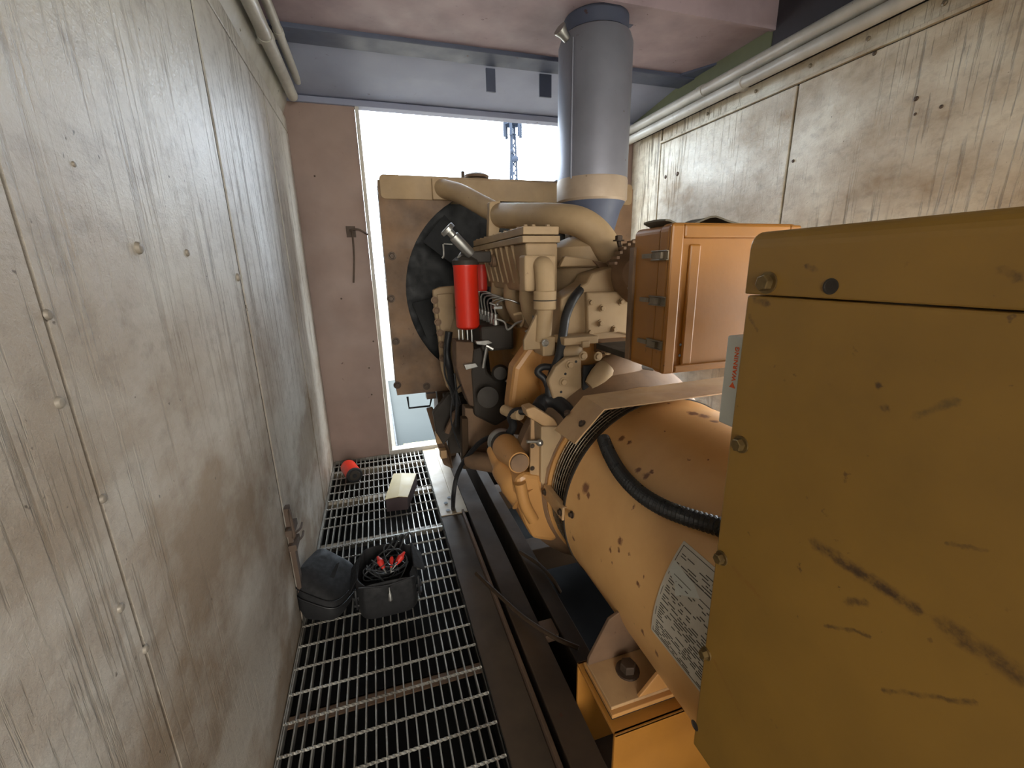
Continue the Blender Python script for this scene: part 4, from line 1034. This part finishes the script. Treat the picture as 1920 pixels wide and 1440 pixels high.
# tan carton
a, b, c, d = Vector((-.052,2.35,0)), Vector((.070,2.335,0)), Vector((.150,2.62,0)), Vector((.008,2.665,0))
ct = thing('carton', 'small tan carton with folded lid on the grating', 'box', (.04, 2.5, 0))
hz = .085
m = MB().prism([a, b, c, d], (0,0,hz-.004)); m.build('body', 'cartonshade', ct, bevel=.002)
e1 = (a+b)/2+Vector((.012,0,0)); e2 = (c+d)/2-Vector((.02,0,0))
up = lambda v, z: Vector((v.x, v.y, z))
m = MB()
m.prism([up(a-Vector((.003,.004,0)), hz-.003), up(e1-Vector((0,.004,0)), hz+.004), up(e2, hz+.004), up(d, hz-.003)], (0,0,.003))
m.prism([up(e1-Vector((0,.004,0)), hz+.004), up(b+Vector((.003,-.004,0)), hz-.004), up(c, hz-.004), up(e2, hz+.004)], (0,0,.003))
m.build('lid', 'carton', ct)
# black bag with leads
bg = thing('tool_bag', 'open black nylon tool bag full of test leads and red clips on the grating', 'bag', (-.06, 1.66, 0))
def bagshell(x0, x1, y0, y1, zf, zk, n=40, thick=.008, bulge=.02):
    cx, cy = (x0+x1)/2, (y0+y1)/2; hx, hy = (x1-x0)/2, (y1-y0)/2
    def ring(k, z, inset, wav):
        R_ = []
        for i in range(n):
            a = 2*PI*i/n; c_, s_ = math.cos(a), math.sin(a); e = .42
            x = cx+(hx*k-inset)*(abs(c_)**e)*(1 if c_ > 0 else -1); y = cy+(hy*k-inset)*(abs(s_)**e)*(1 if s_ > 0 else -1)
            t = (y-y0)/(y1-y0); R_.append(Vector((x+wav*math.sin(5*a+1)*.006, y+wav*math.cos(4*a)*.006, z*(zf+(zk-zf)*t))))
        return R_
    return MB().rings([ring(.94,.0,0,0), ring(1.0,.08,0,0), ring(1.03,.35,0,1), ring(1.02,.7,0,1), ring(.97,1.0,0,1.5), ring(.97,1.02,thick*.5,1.5), ring(.97,1.0,thick,1.5), ring(.98,.7,thick,1), ring(.95,.45,thick,0), ring(.4,.42,0,0)], True)
bx0, bx1, by0, by1 = -.180, .055, 1.53, 1.77
bagshell(bx0, bx1, by0, by1, .155, .175).build('bag_body', 'fabric', bg, sharp=60)
m = MB(); m.tube([(bx0+.01, by0+.01, .158), ((bx0+bx1)/2, by0+.0, .150), (bx1-.01, by0+.01, .158)], .003, 6); m.build('zip_edge', 'black', bg)
m = MB().lathe((-.055, by0-.008, .145), (-.055, by0-.012, .085), [(0,.003),(.02,.004),(.03,.008),(.055,.009),(.06,.004)], 12); m.build('zip_pull', 'silver', bg)
for sx in (bx0-.006, bx1+.006):
    MB().box((sx-.012, by0+.03, .085), (sx+.012, by0+.06, .10)).box((sx-.012, by0+.03, .055), (sx+.012, by0+.06, .065)).tube([(sx, by0+.04, .13), (sx, by0+.03, .09), (sx, by0+.04, .04)], .006, 6).build('side_buckle', 'black', bg, bevel=.002)
# side flaps folded outward
m = MB().prism([(bx0, by0+.05, .165), (bx0+.012, by0+.20, .175), (bx0-.03, by0+.21, .11), (bx0-.035, by0+.06, .10)], (.006,0,.004)); m.build('folded_flap', 'fabric', bg, bevel=.003)
m = MB().prism([(bx1-.01, by0+.06, .165), (bx1-.01, by0+.21, .18), (bx1+.03, by0+.20, .12), (bx1+.035, by0+.08, .12)], (.006,0,.004)); m.build('folded_flap', 'fabric', bg, bevel=.003)
rr = random.Random(11)
cx, cy = (bx0+bx1)/2, (by0+by1)/2
M['lead'] = paint('black_lead', (58,60,62), (36,36,36), .3, .25, 30, spots=False)
for k in range(15):
    rx, ry = rr.uniform(.03, .085), rr.uniform(.025, .08); ox, oy = rr.uniform(-.03,.03), rr.uniform(-.02,.03); z0 = rr.uniform(.135, .19); ph = rr.uniform(0, 6)
    tl = rr.uniform(-.03, .03)
    pts = [Vector((cx+ox+rx*math.cos(a+ph)*(1+.15*math.sin(3*a)), cy+oy+ry*math.sin(a+ph), z0+tl*math.cos(a)+.012*math.sin(2*a+k))) for a in (i*2*PI/10 for i in range(rr.randint(8, 12)))]
    tag(MB().tube(pts, .0026, 7, 5).build('test_lead', 'lead'), 'coiled black test lead in the open tool bag', 'cable', 'test leads in the tool bag')
for k, (ox, oy, an, lb) in enumerate(((-.012, -.045, 1.9, 'red crocodile clip pointing up at the left in the tool bag'), (.048, -.035, .85, 'red crocodile clip lying to the right in the tool bag'), (.022, -.05, 1.45, 'narrow red clip between the two larger ones in the tool bag'))):
    base = Vector((cx+ox-.012*math.cos(an), cy+oy, .175)); dr = Vector((math.cos(an), math.sin(an)*.75, .45)).normalized()
    sc_ = 1 if k < 2 else .65
    t = thing('crocodile_clip', lb, 'clip', base)
    MB().lathe(base, base+dr*.06, [(0,.006*sc_),(.012,.010*sc_),(.035,.014*sc_),(.045,.009*sc_),(.06*sc_,.004)], 12).build('grip', 'redplug', t)
    MB().lathe(base-dr*.022, base, [(0,.002),(.022,.0045)], 8).build('jaw', 'silver', t)
m = MB()
for k in range(3):
    x = cx+.03+.03*k
    tag(MB().tube([(x-.03, by1-.05, .17), (x, by1-.02, .19+.01*k), (x+.02, by1+.0, .21), (x+.035, by1-.03, .20)], .004, 8).build('handle_cord', 'lead'), 'loose black cord sticking up at the back of the tool bag', 'cord', 'cords at the back of the tool bag')
# second black bag, zipped, leaning on the wall
def softbag(name, label, P, zt3, lean):
    t = thing(name, label, 'bag', (sum(p[0] for p in P)/4, sum(p[1] for p in P)/4, 0))
    return t
b2 = thing('soft_case', 'zipped black soft case slumped against the left wall on the grating', 'bag', (-.30, 1.72, 0))
n = 36
def ring2(cx, cy, z, hx, hy, rot, e=.5, tx=0, ty=0):
    R_ = []
    for i in range(n):
        a = 2*PI*i/n; c_, s_ = math.cos(a), math.sin(a)
        x = hx*(abs(c_)**e)*(1 if c_ > 0 else -1); y = hy*(abs(s_)**e)*(1 if s_ > 0 else -1)
        X_ = x*math.cos(rot)-y*math.sin(rot); Y_ = x*math.sin(rot)+y*math.cos(rot)
        R_.append(Vector((cx+X_, cy+Y_, z+tx*X_+ty*Y_)))
    return R_
rt = -.42
MB().rings([ring2(-.295,1.70,.010,.085,.115,rt), ring2(-.295,1.70,.04,.095,.125,rt,tx=-.1), ring2(-.298,1.71,.09,.093,.122,rt,tx=-.35), ring2(-.305,1.72,.135,.082,.110,rt,tx=-.5,ty=.15), ring2(-.315,1.73,.158,.060,.088,rt,tx=-.6,ty=.2), ring2(-.318,1.735,.165,.03,.04,rt,tx=-.6,ty=.2)], True).build('case_body', 'fabric', b2, sharp=70)
m = MB()
rg2 = ring2(-.296,1.705,.075,.0975,.1265,rt,tx=-.35); m.tube(rg2+[rg2[0]], .0035, 6, 2); m.build('zip', 'black', b2)
rg3 = ring2(-.299,1.712,.100,.0935,.1225,rt,tx=-.42); MB().tube(rg3+[rg3[0]], .0022, 6, 2).build('piping', 'fabric', b2)
m = MB(); m.prism([(-.285,1.66,.150), (-.262,1.72,.166), (-.250,1.735,.160), (-.27,1.66,.138)], (.0,-.006,.004)); m.build('pull_tab', 'fabric', b2, bevel=.002)
